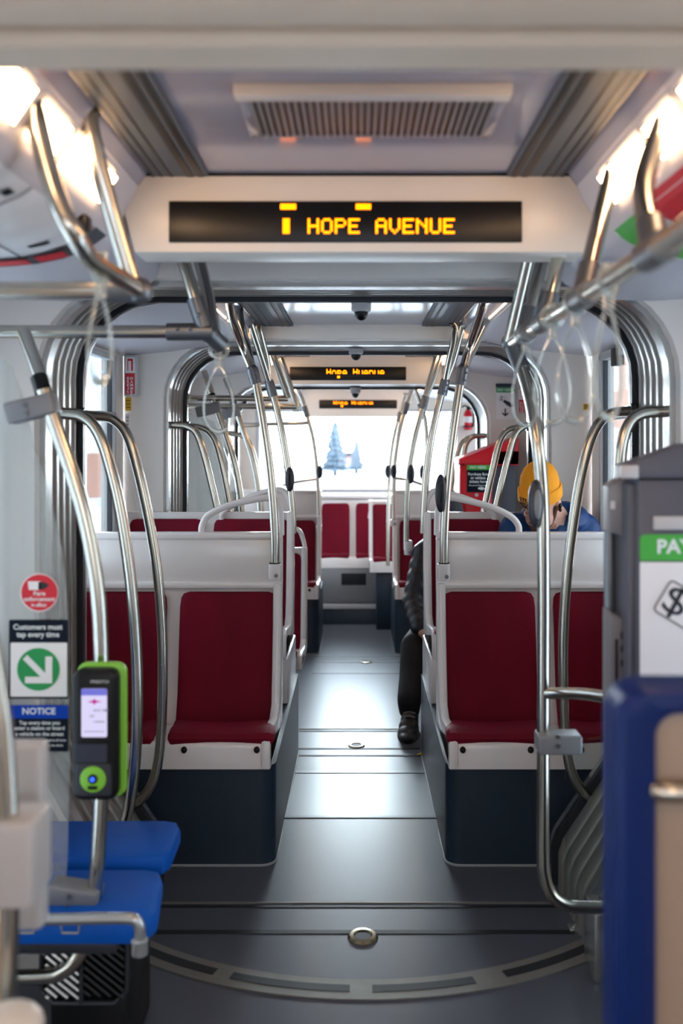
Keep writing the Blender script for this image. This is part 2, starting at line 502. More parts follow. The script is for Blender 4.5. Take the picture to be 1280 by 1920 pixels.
# side walls: sill panel, head panel and piers around real openings
WN = [0]
def side_wall(tag, sx, y0, y1, wins, zsill, zhead, ztop=2.3, panes=True, x=1.15):
    mb = MB(); xa, xb = (x, x + .06) if sx > 0 else (-x - .06, -x)
    mb.box(xa, xb, y0, y1, -.2, zsill); mb.box(xa, xb, y0, y1, zhead, ztop)
    ye = y0
    for a, b in wins + [(y1, y1)]:
        if a > ye: mb.box(xa, xb, ye, a, zsill, zhead)
        ye = b
    struct('wall_' + tag, mb, WALLM, smooth=False)
    for a, b in wins:
        WN[0] += 1
        w = MB(); xi = xa if sx > 0 else xb; s = -1 if sx > 0 else 1
        xm0, xm1 = sorted((xi + s * .012, xi - s * .03))
        fw = .028
        w.box(xm0, xm1, a, b, zsill, zsill + fw, .004); w.box(xm0, xm1, a, b, zhead - fw, zhead, .004)
        w.box(xm0, xm1, a, a + fw, zsill, zhead, .004); w.box(xm0, xm1, b - fw, b, zsill, zhead, .004)
        fo = struct('window_%d' % WN[0], w, LTGREY)
        sl = MB(); xs0, xs1 = sorted((xi - s * .002, xi - s * .02)); sl.box(xs0, xs1, a + fw - .002, a + fw + .012, zsill + fw, zhead - fw); sl.box(xs0, xs1, b - fw - .012, b - fw + .002, zsill + fw, zhead - fw); sl.box(xs0, xs1, a + fw, b - fw, zsill + fw - .002, zsill + fw + .012)
        struct('window_seal', sl, BELLDK, fo, smooth=False)
        g = MB(); g.box(xi - s * .012, xi - s * .018, a + fw, b - fw, zsill + fw, zhead - fw)
        struct('window_pane', g, GLASS, fo, smooth=False)
        if zhead - zsill < 1.1:      # sliding top light over the fixed pane
            t = MB(); zt = zhead - .29
            t.box(xm0, xm1, a, b, zt - .02, zt + .02, .004)
            struct('window_transom', t, ALU, fo)
for s, n in ((-1, 'left'), (1, 'right')):
    side_wall(n + '_behind', s, -2.5, .55, [(-2.3, -1.5), (-.6, .1)], .85, 1.8)
    side_wall(n + '_near', s, 1.085, 2.57, [(1.2, 1.8), (1.84, 2.45)], .25, 1.85)
    side_wall(n + '_seats', s, 3.12, 4.45, [(3.2, 4.28)], .92, 1.9)
    side_wall(n + '_middle', s, 5.0, 6.05, [(5.08, 5.5), (5.54, 5.95)] if s < 0 else [(5.1, 5.6)], .3 if s < 0 else .9, 1.82)
    side_wall(n + '_rear', s, 6.6, 9.0, [(6.75, 7.55), (7.65, 8.7)], .62, 1.78)
# end of the car behind the camera, with its windscreen opening
e = MB(); e.box(-1.16, 1.16, -2.55, -2.5, -.2, .9); e.box(-1.16, 1.16, -2.55, -2.5, 1.95, 2.3)
e.box(-1.16, -1.0, -2.55, -2.5, .9, 1.95); e.box(1.0, 1.16, -2.55, -2.5, .9, 1.95)
struct('wall_back', e, WALLM, smooth=False)

# ceilings: flat centre, then the light slope, then the drum-shaped advert cove
def drum(s=1, dz=0.0):
    P = [(.557, 1.995), (.563, 1.966), (.590, 1.94), (.655, 1.914), (.735, 1.898), (.83, 1.892), (.95, 1.9), (1.15, 1.91)]
    return [(s * x, z + dz) for x, z in P]
def shallow(s, dz):
    return [(s * x, z + dz) for x, z in ((.557, 2.0), (.62, 1.987), (.75, 1.962), (.9, 1.938), (1.15, 1.912))]
def ceiling(tag, y0, y1, zc, dz=0.0, dr=drum):
    half = [(0, zc), (.30, zc), (.485, zc), (.508, zc - .03), (.518, 2.06 + dz if 2.06 + dz < zc - .03 else zc - .035), (.557, 1.995 + dz)] + dr(1, dz)[1:]
    prof = [(-x, z) for x, z in half[::-1]] + half[1:]
    mb = MB()
    mb.grid([[(x, y0, z) for x, z in prof], [(x, y1, z) for x, z in prof]])
    nq = len(half) - 4
    for f in mb.bm.faces:
        if abs(f.calc_center_median().x) > .5: f.material_index = 1
    up = [(x, 2.3) for x, z in prof]
    mb.grid([[(x, y0, z) for x, z in up], [(x, y1, z) for x, z in up]])
    for y in (y0, y1): mb.grid([[(x, y, z) for x, z in prof], [(x, y, z) for x, z in up]])
    mb.bm.faces.ensure_lookup_table()
    for f in mb.bm.faces:
        if abs(f.normal.y) > .9: f.material_index = 1
    return struct('ceiling' + tag, mb, [CEIL, COVE], ang=40)
ceiling('', 1.085, 2.57, 2.118)
ceiling('_seats', 3.14, 4.48, 2.055, 0, shallow)
ceiling('_middle', 5.03, 6.07, 2.05, -.01, shallow)
ceiling('_rear', 6.63, 9.0, 2.0, -.055, shallow)
ceiling('_behind', -2.5, .55, 2.118)

def air_channel(y0, y1, z, xi, xo, s):
    mb = MB(); lo, hi = sorted((s * xi, s * xo))
    mb.box(lo, hi, y0, y1, z - .008, z + .01)
    o = trim(mb, SLOT)
    w = xo - xi
    g = MB()
    for a, b in ((.08, .18), (.26, .38), (.64, .67), (.82, .85), (.97, 1.0)):
        l, h = sorted((s * (xi + w * a), s * (xi + w * b)))
        g.box(l, h, y0, y1, z - .0095, z - .006)
    struct('trim_slot', g, BLACK, o, smooth=False)
for s in (-1, 1):
    air_channel(1.2, 2.1, 2.118, .345, .475, s)
    air_channel(3.16, 4.4, 2.055, .31, .47, s)
    air_channel(5.02, 5.9, 2.05, .31, .47, s)

# ventilation grille in the near ceiling
v = thing('ceiling_vent', 'ribbed metal ventilation grille in the ceiling before the nearest display', 'vent', (.026, 1.7, 2.118))
m = MB(); m.box(-.215, .268, 1.57, 1.60, 2.096, 2.120, .004); make('vent_lip', m, LTGREY, v)
m = MB(); m.box(-.215, -.197, 1.6, 1.83, 2.110, 2.120, .002); m.box(.25, .268, 1.6, 1.83, 2.110, 2.120, .002); m.box(-.215, .268, 1.82, 1.832, 2.110, 2.120, .002)
make('vent_frame', m, CEIL, v)
m = MB(); m.box(-.197, .25, 1.6, 1.82, 2.1145, 2.117)
make('vent_backing', m, BLACK, v, smooth=False)
m = MB()
for k in range(34):
    x = -.192 + k * .4385 / 33; m.box(x - .0032, x + .0032, 1.6, 1.82, 2.106, 2.1148, .001, 1)
make('vent_slats', m, MIDGREY, v)

# lights along both sides
def lamp(y0, y1, s, label, dz=0.0):
    a, b = (s * .514, 2.060 + dz), (s * .552, 2.005 + dz)
    t = thing('light_panel', label, 'light', (s * .56, (y0 + y1) / 2, 2.0 + dz), 'strip lights along the ceiling edge')
    f = MB(); e = .009
    f.prism([(a[0] - s * .004, a[1] + .012), (b[0] + s * .006, b[1] - .012), (b[0] + s * .02, b[1] - .004), (a[0] + s * .012, a[1] + .014)], y0 - .012, y1 + .012)
    make('light_frame', f, LTGREY, t)
    p = MB(); nx, nz = -s * .8 * e, -.6 * e
    q = [(a[0] + nx, a[1] + nz), (b[0] + nx, b[1] + nz), (b[0] - s * .0, b[1] + .002), (a[0], a[1] + .002)]
    p.prism(q, y0, y1, 'xz', .002)
    make('diffuser', p, LAMP, t)
where = [(1.1, 1.44, 'beside the ceiling beam'), (1.50, 1.62, 'short and in the middle'), (1.67, 1.92, 'just before the nearest display')]
for s, side in ((-1, 'map'), (1, 'advert')):
    for a, b, w in where: lamp(a, b, s, 'glowing strip light above the %s panel, %s' % (side, w))
    for a, b, w in ((3.2, 3.75, 'over the first red bench'), (3.8, 4.38, 'over the second red bench')):
        lamp(a, b, s, 'glowing strip light on the %s side %s' % ('left' if s < 0 else 'right', w))
    for a, b, w in ((5.1, 5.8, 'before the second display'),): lamp(a, b, s, 'glowing strip light on the %s side %s' % ('left' if s < 0 else 'right', w), -.02)
    for a, b, w in ((6.8, 8.3, 'before the rear window'),): lamp(a, b, s, 'long strip light on the %s side %s' % ('left' if s < 0 else 'right', w), -.07)
    for a, b, w in ((-2.2, -1.1, 'far behind'), (-.9, .4, 'close behind')): lamp(a, b, s, 'strip light on the %s side %s the camera' % ('left' if s < 0 else 'right', w))  # extra lamps out of view, added to light the interior

# advert cove panels: curved sheets lying on the drum
def cove_sheet(s, y0, y1, u0, u1, off):
    D = drum(s); L = [0]
    for a, b in zip(D, D[1:]): L.append(L[-1] + math.hypot(b[0] - a[0], b[1] - a[1]))
    def pt(u):
        t = u * L[-1]
        for k in range(len(L) - 1):
            if t <= L[k + 1] + 1e-9:
                f = (t - L[k]) / (L[k + 1] - L[k]); x = D[k][0] + (D[k + 1][0] - D[k][0]) * f; z = D[k][1] + (D[k + 1][1] - D[k][1]) * f
                return x - s * off * .5, z - off
    n = 10
    mb = MB(); U = [u0 + (u1 - u0) * k / n for k in range(n + 1)]
    a = [pt(u) for u in U]
    mb.grid([[(x, y0, z) for x, z in a], [(x, y1, z) for x, z in a]])
    return mb
mp = thing('route_map', 'white route map panel curving along the upper left cove', 'map', (-.7, 1.6, 1.89))
make('map_sheet', cove_sheet(-1, 1.1, 1.995, .08, .93, .004), SWHITE, mp)
make('map_border', cove_sheet(-1, 1.95, 2.03, .05, .95, .007), MACHDK, mp, 'dark curved border with red marks')
r = MB()
for a, b in ((.2, .3), (.33, .5), (.56, .7)):
    r2 = cove_sheet(-1, 1.965, 2.015, a, b, .0085); r._merge(r2.bm)
make('border_marks', r, SRED, mp)
r = MB()
for y0, y1, u0, u1 in ((1.50, 1.58, .18, .19), (1.56, 1.72, .30, .306), (1.7, 1.9, .40, .405), (1.45, 1.6, .45, .455), (1.8, 1.95, .6, .606)):
    r._merge(cove_sheet(-1, y0, y1, u0, u1, .0055).bm)
make('map_lines_red', r, SRED, mp, 'red route lines')
r = MB()
for y0, y1, u0, u1 in ((1.42, 1.9, .50, .512), (1.5, 1.53, .2, .26), (1.62, 1.64, .25, .3), (1.74, 1.95, .33, .336), (1.55, 1.58, .12, .15), (1.83, 1.85, .45, .52), (1.3, 1.33, .15, .2), (1.36, 1.38, .3, .36), (1.4, 1.7, .64, .645), (1.7, 1.72, .55, .59), (1.5, 1.52, .4, .46), (1.88, 1.9, .2, .27), (1.6, 1.605, .08, .5)):
    r._merge(cove_sheet(-1, y0, y1, u0, u1, .0055).bm)
make('map_lines_green', r, SNAVY, mp, 'dark green route line and station marks')
ad = thing('advert_panel', 'red, white and green advert curving along the upper right cove', 'poster', (.7, 1.6, 1.89))
make('poster_sheet', cove_sheet(1, 1.1, 2.0, .06, .95, .004), SWHITE, ad)
for nm, y0, y1, u0, u1, mm in (('red_patch', 1.22, 1.76, .03, .56, SRED), ('green_patch', 1.84, 1.985, .05, .42, GREEN), ('green_band', 1.5, 1.98, .68, .93, SGREEN), ('blue_patch', 1.68, 1.76, .58, .66, SBLUE), ('dark_lettering', 1.76, 1.82, .40, .47, SNAVY)):
    make(nm, cove_sheet(1, y0, y1, u0, u1, .006), mm, ad, smooth=False)
b = MB(); b.box(-.585, -.555, 1.86, 1.90, 1.93, 1.965, .005); b.box(-.60, -.575, 1.87, 1.89, 1.90, 1.935, .004)
solo('coat_hook', b, BLACK, 'small black hook fitting beneath the left light panel', 'hook')

# ------------------------------------------------------------------ displays
FONT5 = {'H': '10001 10001 10001 11111 10001 10001 10001', 'o': '00000 00000 01110 10001 10001 10001 01110', 'p': '00000 00000 11110 10001 11110 10000 10000',
 'e': '00000 00000 01110 10001 11111 10000 01110', 'A': '01110 10001 10001 11111 10001 10001 10001', 'v': '00000 00000 10001 10001 10001 01010 00100',
 'n': '00000 00000 11110 10001 10001 10001 10001', 'u': '00000 00000 10001 10001 10001 10001 01110', ' ': '00000 ' * 7,
 'I': '01110 01110 01110 01110 01110 01110 01110', 'O': '01110 10001 10001 10001 10001 10001 01110', 'P': '11110 10001 10001 11110 10000 10000 10000', 'E': '11111 10000 10000 11110 10000 10000 11111',
 'V': '10001 10001 10001 10001 10001 01010 00100', 'N': '10001 11001 10101 10011 10001 10001 10001', 'U': '10001 10001 10001 10001 10001 10001 01110'}
def led_text(mb, s, px0, px1, py0, py1, d, rows):
    n = len(s) * 6 - 1; cw = (px1 - px0) / n; ch = (py1 - py0) / len(rows)
    for i, c in enumerate(s):
        g = FONT5[c].split()
        for ri, r_ in enumerate(rows):
            for k in range(5):
                if g[r_][k] == '1':
                    x = px0 + (i * 6 + k) * cw; y = py0 + ri * ch
                    a = at(x, y + ch * .95, d); b_ = at(x + cw * .95, y, d)
                    mb.box(a.x, b_.x, d - .002, d, a.z - .0003, b_.z)
def display(label, d, ftl, ftr, fbr, fbl, scr, depth, texts, extra):
    P = [at(*ftl, d), at(*ftr, d), at(*fbr, d), at(*fbl, d)]
    c = (P[2] + P[3]) / 2
    t = thing('display_housing', label, 'display', (c.x, d + depth / 2, c.z), 'scrolling stop displays')
    m = MB(); m.prism([(p.x, p.z) for p in P], d, d + depth, 'xz', .004)
    make('housing', m, CREAM, t)
    m = MB(); a = at(scr[0], scr[3], d); b_ = at(scr[1], scr[2], d)
    m.box(a.x, b_.x, d - .006, d + .004, a.z, b_.z, .002)
    so = make('screen', m, BLACK, t)
    for tx in texts:
        n = len(tx[0]) * 6 - 1; cw = (tx[2] - tx[1]) / n; k = 0
        for wd in tx[0].split(' '):
            m = MB(); led_text(m, wd, tx[1] + k * 6 * cw, tx[1] + (k + len(wd)) * 6 * cw - cw, tx[3], tx[4], d - .0065, tx[5])
            make('led_word', m, LED, so, smooth=False); k += len(wd) + 1
    for (x0, x1, y0, y1) in extra:
        m = MB(); a = at(x0, y1, d); b_ = at(x1, y0, d); m.box(a.x, b_.x, d - .0085, d - .0065, a.z, b_.z); make('led_bar', m, LED, so, smooth=False)
    return t
display('big black scrolling display with amber letters, nearest in its cream housing', 2.1, (214, 328), (1147, 326), (1098, 473), (252, 473), (317, 978, 378, 455), .12,
        [('I HOPE AVENUE', 526, 852, 410, 438, (0, 1, 2, 3, 4, 5, 6))], [(526, 555, 384, 394), (667, 695, 384, 394)])
display('small black scrolling display beyond the second bellows, middle of the three', 5.9, (500, 640), (835, 640), (826, 720), (508, 720), (543, 761, 688, 713), .15,
        [('Hope Avenue', 612, 720, 692, 701, (1, 2, 3, 4))], [(632, 637, 705, 709)])
display('smallest black scrolling display, right above the rear window', 8.5, (556, 728), (772, 728), (748, 781), (578, 781), (598, 744, 750, 766), .3,
        [('Hope Avenue', 625, 699, 752, 758, (1, 2, 3, 4))], [(639, 643, 760, 763)])
g = MB(); g.box(-.56, .585, 2.098, 2.2, 2.111, 2.1165); trim(g, BLACK, smooth=False)
# lintel lines over the gangways
g = MB(); g.box(-.62, .62, 4.36, 4.45, 1.985, 2.06, .006); trim(g, CREAM)
# ================================================================== SEATS
def sweep(path, xr, th, edge=.012, ncol=(0, .012, .05, .15, .35, .5, .65, .85, .95, .988, 1)):
    """upholstered slab following a side profile; xr gives its left and right edge at every profile point"""
    n = len(path); nor = []
    for i in range(n):
        a = path[max(i - 1, 0)]; b = path[min(i + 1, n - 1)]
        ty, tz = b[0] - a[0], b[1] - a[1]; l = math.hypot(ty, tz) or 1
        nor.append((-tz / l, ty / l))
    mb = MB(); front, back = [], []
    for i, (y, z) in enumerate(path):
        fr, bk = [], []
        for u in ncol:
            k = 1 - min(1, min(u, 1 - u) / .06)
            end = max(0, 1 - min(i, n - 1 - i) / 1.2)
            ins = edge * max(k ** 2, end ** 2)
            x = xr[i][0] + (xr[i][1] - xr[i][0]) * u
            dish = .010 * math.sin(math.pi * u)
            ny, nz = nor[i]
            fr.append((x, y - ny * (ins + dish), z - nz * (ins + dish))); bk.append((x, y - ny * th, z - nz * th))
        front.append(fr); back.append(bk)
    mb.grid(front); mb.grid(back)
    mb.grid([front[0], back[0]]); mb.grid([front[-1], back[-1]])
    mb.grid([[r[0] for r in front], [r[0] for r in back]]); mb.grid([[r[-1] for r in front], [r[-1] for r in back]])
    return mb

SEATP = [(-.012, .434), (-.008, .457), (.006, .476), (.04, .482), (.10, .474), (.2, .452), (.3, .430), (.405, .412)]
BACKP = [(.366, .375), (.388, .43), (.413, .5), (.424, .57), (.436, .66), (.449, .75), (.463, .83), (.470, .868), (.473, .884), (.4735, .889)]

def bench(name, label, y0, zo, pads, xo, xa, sgn, headrest, handle=None, group=None, low=.35, latch=True, height=1.0, skirt=True):
    """double seat facing the camera end; xo window-side edge, xa aisle-side edge at the back, sgn +1 when the aisle lies to its right"""
    t = thing(name, label, 'seat', ((xo + xa) / 2, y0 + .25, zo + low), group)
    S = [(y0 + y, zo + z) for y, z in SEATP]
    B = [(y0 + y, zo + .415 + (z - .415) * height) for y, z in BACKP]
    ztop = B[-1][1]
    lo, hi = sorted((xo, xa)); w = hi - lo
    # shell behind the pads
    sh = MB()
    prof = [(y0 - .004, zo + .425), (y0 + .0, zo + .436)] + [(y + .0, z - .034) for y, z in S[2:]] + [(y + .034, z) for y, z in B[1:]] + [(B[-1][0] + .03, ztop + .03), (B[-1][0] + .05, ztop + .03), (y0 + .455, zo + .5), (y0 + .43, zo + low), (y0 - .004, zo + low)]
    sh.prism(prof, lo, hi, 'yz', .006)
    make('shell', sh, WHITE, t)
    # side cheek along the aisle
    ck = MB(); c0, c1 = sorted((xa, xa - sgn * .035))
    ck.prism([(y0 - .012, zo + low + .005), (y0 - .012, zo + .43), (y0 + .0, zo + .455), (y0 + .06, zo + .47), (y0 + .3, zo + .44), (y0 + .37, zo + .47), (y0 + .405, zo + .6), (y0 + .44, ztop - .12), (y0 + .452, ztop + .036), (y0 + .51, ztop + .036), (y0 + .53, ztop - .2), (y0 + .5, zo + low + .005)], c0, c1, 'yz', .012)
    make('side_cheek', ck, WHITE, t)
    for bx0, bx1, px0, px1 in pads:
        k = [(px0 + .012, px1 - .012)] + [(px0, px1)] * 3 + [(px0 + (bx0 - px0) * u, px1 + (bx1 - px1) * u) for u in (.15, .4, .75, 1)]
        make('seat_pad', sweep(S, k, .03), REDF, t)
        kb = [(bx0, bx1)] * (len(B) - 4) + [(bx0, bx1), (bx0 + .004, bx1 - .004), (bx0 + .014, bx1 - .014), (bx0 + .035, bx1 - .035)]
        make('backrest_pad', sweep(B, kb, .026), REDF, t)
    if headrest:
        h = MB(); y = B[-1][0]
        h.box(lo, hi, y + .004, y + .055, ztop + .012, ztop + .04, .008)
        h.box(lo, hi, y + .018, y + .055, ztop + .03, ztop + .215, .006)
        h.box(lo, hi, y + .008, y + .062, ztop + .208, ztop + .238, .010, 3)
        make('headrest_panel', h, WHITE, t)
    if latch:
        l = MB()
        for bx0, bx1, px0, px1 in pads:
            for u in (.16, .84):
                x = px0 + (px1 - px0) * u
                l.ball((x, y0 - .004, zo + .418), (.011, .012, .012), 12, 8)
        make('latch_knobs', l, BLACK, t)
    if handle:
        hd = MB(); hd.tube(handle, .0135, 12, 6)
        make('grab_handle', hd, WHITE, t)
    return t

GR = 'red double seats facing the camera'
L1 = bench('double_seat', 'front left red double seat with a white headrest panel', 3.17, 0,
      [(-.713, -.326, -.665, -.292), (-1.125, -.767, -1.09, -.715)], -1.14, -.303, 1, True,
      pts(3.69, (378, 1003), (379, 985), (392, 965), (430, 947), (480, 936), (507, 934), (520, 942), (526, 962), (527, 1003)), GR)
R1 = bench('double_seat', 'front right red double seat with white headrest panel, before the yellow beanie', 3.17, 0,
      [(.345, .713, .312, .66), (.788, 1.13, .72, 1.1)], 1.14, .318, -1, True,
      pts(3.69, (972, 1003), (971, 985), (955, 967), (915, 949), (862, 936), (838, 934), (826, 944), (820, 965), (819, 1003)), GR)
L2 = bench('double_seat', 'raised red double seat directly behind the front left seat', 3.93, .2,
      [(-.70, -.335, -.70, -.335), (-1.11, -.75, -1.11, -.75)], -1.13, -.308, 1, False,
      pts(4.42, (415, 975), (417, 962), (440, 945), (490, 924), (522, 918), (538, 928), (546, 955), (547, 985)), GR, height=1.06)
R2 = bench('double_seat', 'raised red double seat the yellow beanie person sits on', 3.93, .2,
      [(.335, .70, .335, .70), (.75, 1.11, .75, 1.11)], 1.13, .322, -1, False,
      pts(4.42, (926, 975), (922, 962), (900, 945), (850, 927), (816, 920), (803, 932), (797, 955), (796, 985)), GR, height=1.06)
L3 = bench('double_seat', 'low red seat with a white loop handle, left of the aisle past the second bellows', 5.1, -.17,
      [(-.70, -.345, -.70, -.345)], -.73, -.31, 1, False,
      pts(5.6, (540, 1035), (541, 1000), (550, 993), (560, 994), (567, 1008), (571, 1025), (570, 1036)), GR, low=.38, height=1.18, latch=False)
R3 = bench('double_seat', 'red seat holding the person in the black puffer jacket', 5.3, -.10,
      [(.40, .75, .40, .75), (.78, 1.1, .78, 1.1)], 1.12, .38, -1, False, None, GR, height=.95)
L4 = bench('double_seat', 'small far red double seat with beige headrest, left of the rear window aisle', 6.66, -.02,
      [(-.66, -.33, -.63, -.3), (-1.05, -.70, -1.0, -.67)], -1.1, -.285, 1, True, None, GR)
R4 = bench('double_seat', 'small far red double seat with beige headrest, right of the rear window aisle', 6.66, -.02,
      [(.33, .66, .30, .63), (.70, 1.05, .67, 1.0)], 1.1, .275, -1, True, None, GR)
R5 = bench('double_seat', 'far red seat with white loop handle just right of the rear bench', 7.6, .04,
      [(.13, .40, .13, .40), (.44, .7, .44, .7)], .75, .10, -1, False,
      pts(8.12, (692, 972), (694, 958), (699, 947), (710, 946), (728, 951), (745, 955)), GR, latch=False)
LR = bench('double_seat', 'rearmost red bench of two seats beneath the rear window', 8.0, .02,
      [(-.335, -.075, -.335, -.075), (-.015, .26, -.015, .26)], -.37, .30, 1, False, None, GR, latch=False)

# plinths over the wheels
def plinth(label, xo, xa, y0, y1, h, sgn):
    t = thing('seat_plinth', label, 'plinth', ((xo + xa) / 2, (y0 + y1) / 2, floor_z((y0 + y1) / 2)), 'plinths under the red seats')
    r = .05; zb = min(floor_z(y0), floor_z(y1))
    q = [(xo, y1), (xo, y0)]
    for k in range(7):
        a = R(90 * k / 6); q.append((xa - sgn * r + sgn * r * math.sin(a), y0 + r - r * math.cos(a)))
    q.append((xa, y1))
    m = MB(); m.prism(q, zb, h, 'xy')
    make('carcass', m, NAVY, t)
    m = MB(); P = [(x, y, floor_z(y) + .003) for x, y in q[1:]]
    m.tube(P, .005, 8, 0)
    make('sealant_bead', m, BEAD, t)
    return t
plinth('dark navy plinth carrying the two left rows of red seats', -1.14, -.29, 3.19, 4.45, .352, 1)
plinth('dark navy plinth carrying the two right rows of red seats', 1.14, .312, 3.19, 4.45, .352, -1)
plinth('small far navy plinth beneath the far left red seat', -1.1, -.285, 6.7, 7.5, .335, 1)
plinth('small far navy plinth beneath the far right red seat', 1.1, .275, 6.7, 7.5, .335, -1)
# white upstands between the wheel plinth and the raised seats
for s, nm in ((-1, 'left'), (1, 'right')):
    xa = -.302 if s < 0 else .318
    m = MB(); lo, hi = sorted((xa, s * 1.13)); m.box(lo, hi, 3.935, 4.44, .353, .549, .008)
    solo('seat_riser', m, WHITE, 'white riser block under the raised %s seat' % nm, 'riser', 'risers under the raised seats')
# pedestal of the black-jacket person's seat and of the low seat
for x0, x1, y0, y1, z1, lb in ((.45, 1.0, 5.36, 5.75, .249, 'dark pedestal beneath the seat of the person in black'), (-.66, -.4, 5.16, 5.5, .209, 'dark pedestal below the low loop-handled seat'), (.16, .6, 7.7, 8.05, .389, 'grey pedestal under the far seat right of the rear bench')):
    m = MB(); m.box(x0, x1, y0, y1, floor_z(y1), z1, .01)
    solo('seat_pedestal', m, NAVY, lb, 'pedestal', 'seat pedestals')

# rear platform
m = MB(); m.box(-1.15, 1.15, 7.95, 9.0, -.25, .02, .006)
struct('floor_rear', m, NAVY)
m = MB(); m.box(-1.15, 1.15, 7.93, 7.97, .02, .06, .006); trim(m, LTGREY)
rp = thing('floor_heater', 'grey panel with a dark vent below the rearmost bench', 'panel', (.0, 8.06, .02))
m = MB(); m.box(-.37, .33, 8.0, 8.42, .02, .369, .006); make('panel', m, MIDGREY, rp)
a, b_ = at(640, 1097, 7.995), at(686, 1075, 7.995)
m = MB(); m.box(a.x, b_.x, 7.992, 8.002, a.z, b_.z, .003)
vg = make('vent', m, BLACK, rp)
m = MB()
for k in range(6):
    z = a.z + (b_.z - a.z) * (k + .5) / 6; m.box(a.x + .005, b_.x - .005, 7.99, 7.994, z - .003, z + .003)
make('vent_slats', m, DKGREY, vg, smooth=False)
# rear wall around the big rear window
m = MB(); m.box(-1.15, 1.15, 8.95, 9.0, -.2, .985); m.box(-1.15, 1.15, 8.95, 9.0, 1.80, 2.3)
m.box(-1.15, -1.0, 8.95, 9.0, .985, 1.8); m.box(1.0, 1.15, 8.95, 9.0, .985, 1.8)
struct('wall_end', m, CREAM, smooth=False)
m = MB(); m.box(-.9, .9, 8.5, 8.95, .95, .985, .008); trim(m, WHITE)
WN[0] += 1
m = MB()
for bx in ((-1.0, 1.0, .985, 1.02), (-1.0, 1.0, 1.775, 1.8), (-1.0, -.965, .985, 1.8), (.965, 1.0, .985, 1.8)): m.box(bx[0], bx[1], 8.94, 8.99, bx[2], bx[3], .004)
wo = struct('window_%d' % WN[0], m, LTGREY)
m = MB(); m.box(-.97, .97, 8.965, 8.97, 1.01, 1.78); struct('window_pane', m, GLASS, wo, smooth=False)
# cabinet with the fire extinguisher
m = MB(); m.box(.83, 1.14, 7.55, 7.9, floor_z(7.7), 1.62, .01)
solo('wall_cabinet', m, WALLM, 'pale grey cabinet behind the fire extinguisher, far right', 'cabinet')
# ================================================================== STANCHIONS, RAILS, STRAPS
TUBE = .0172
def pole(label, d, lower, collar, uppers, socket=None, button=None, group='stanchions beside the seats'):
    base = at(*lower[0][:2], lower[0][2] if len(lower[0]) > 2 else d)
    t = thing('stanchion', label, 'pole', base, group)
    m = MB(); m.tube(pts(d, *lower), TUBE, 16, 6); make('lower_tube', m, STEEL, t)
    a, b = at(*collar[0][:2], d), at(*collar[1][:2], d)
    m = MB(); m.cyl(a, b, .0235, 18)
    ax = (b - a).normalized()
    for s in (-.3, .3):
        m.cyl((a + b) / 2 + ax * s * .05 + Vector((.012, -.018, 0)), (a + b) / 2 + ax * s * .05 + Vector((.014, -.027, 0)), .004, 8)
    m.ball(b, .0235, 14, 10); make('collar', m, STEEL_DK, t)
    for u in uppers:
        m = MB(); m.tube([b] + pts(d, *u), TUBE, 16, 6); make('upper_tube', m, STEEL, t)
        e = at(*u[-1][:2], u[-1][2] if len(u[-1]) > 2 else d)
        m = MB(); m.cyl(e + Vector((0, 0, -.008)), e + Vector((0, 0, .006)), .03, 18); make('ceiling_flange', m, STEEL_DK, t)
    if socket:
        s0, s1 = at(*socket[0], d), at(*socket[1], d)
        m = MB(); m.lathe([(.024, 0), (.026, .005), (.026, (s0 - s1).length - .004), (.021, (s0 - s1).length)], s1, 20)
        so = make('socket', m, WHITE, t)
        m = MB(); c = s1 + Vector((.008, -.026, .018)); m.cyl(c, c + Vector((0, -.006, 0)), .008, 12); make('socket_screw', m, STEEL_DK, so)
        m = MB(); m.lathe([(.0225, 0), (.0225, .006)], s0 - Vector((0, 0, .003)), 20); make('socket_gasket', m, BLACK, so)
    if button:
        px, py, hw, hh, dd = button
        c = at(px, py, dd); k = dd / F
        m = MB(); m.ball(c, (hw * k, .02, hh * k), 18, 14)
        bo = make('stop_button', m, DKGREY, t)
        m = MB(); m.box(c.x - hw * k * .2, c.x + hw * k * .2, c.y - .022, c.y - .015, c.z - hh * k * .5, c.z + hh * k * .5, .002); make('button_press', m, BLACK, bo)
    return t
pole('steel stanchion standing on the front left red double seat', 3.62,
     [(515, 1068), (515, 1010), (511, 940), (503, 860), (492, 785), (483, 735), (480, 718)], [(480, 720), (473, 694)],
     [[(455, 650, 3.62), (438, 605, 3.5), (430, 566, 3.42), (429, 560, 3.40)], [(464, 655, 3.74), (452, 610, 3.76), (447, 572, 3.78), (446, 566, 3.78)]], [(515, 1056), (515, 1086)])
pole('steel stanchion with dark stop button, left side, second from the camera', 4.42,
     [(549, 1000), (548, 960), (541, 890), (530, 820), (518, 765), (512, 742)], [(512, 744), (505, 718)],
     [[(490, 670, 4.36), (474, 620, 4.3), (466, 590, 4.25), (478, 582, 4.2)], [(500, 675, 4.4), (489, 630, 4.36), (484, 605, 4.32), (492, 596, 4.3)]], None, (543, 899, 9, 23, 4.40))
pole('far steel stanchion with stop button, left of the rear window', 7.15,
     [(597, 990), (597, 950), (594, 880), (588, 830), (580, 795), (576, 780)], [(576, 782), (571, 764)],
     [[(566, 748), (560, 736), (558, 728)]], [(597, 984), (597, 998)], (599, 885, 6, 12, 7.12))
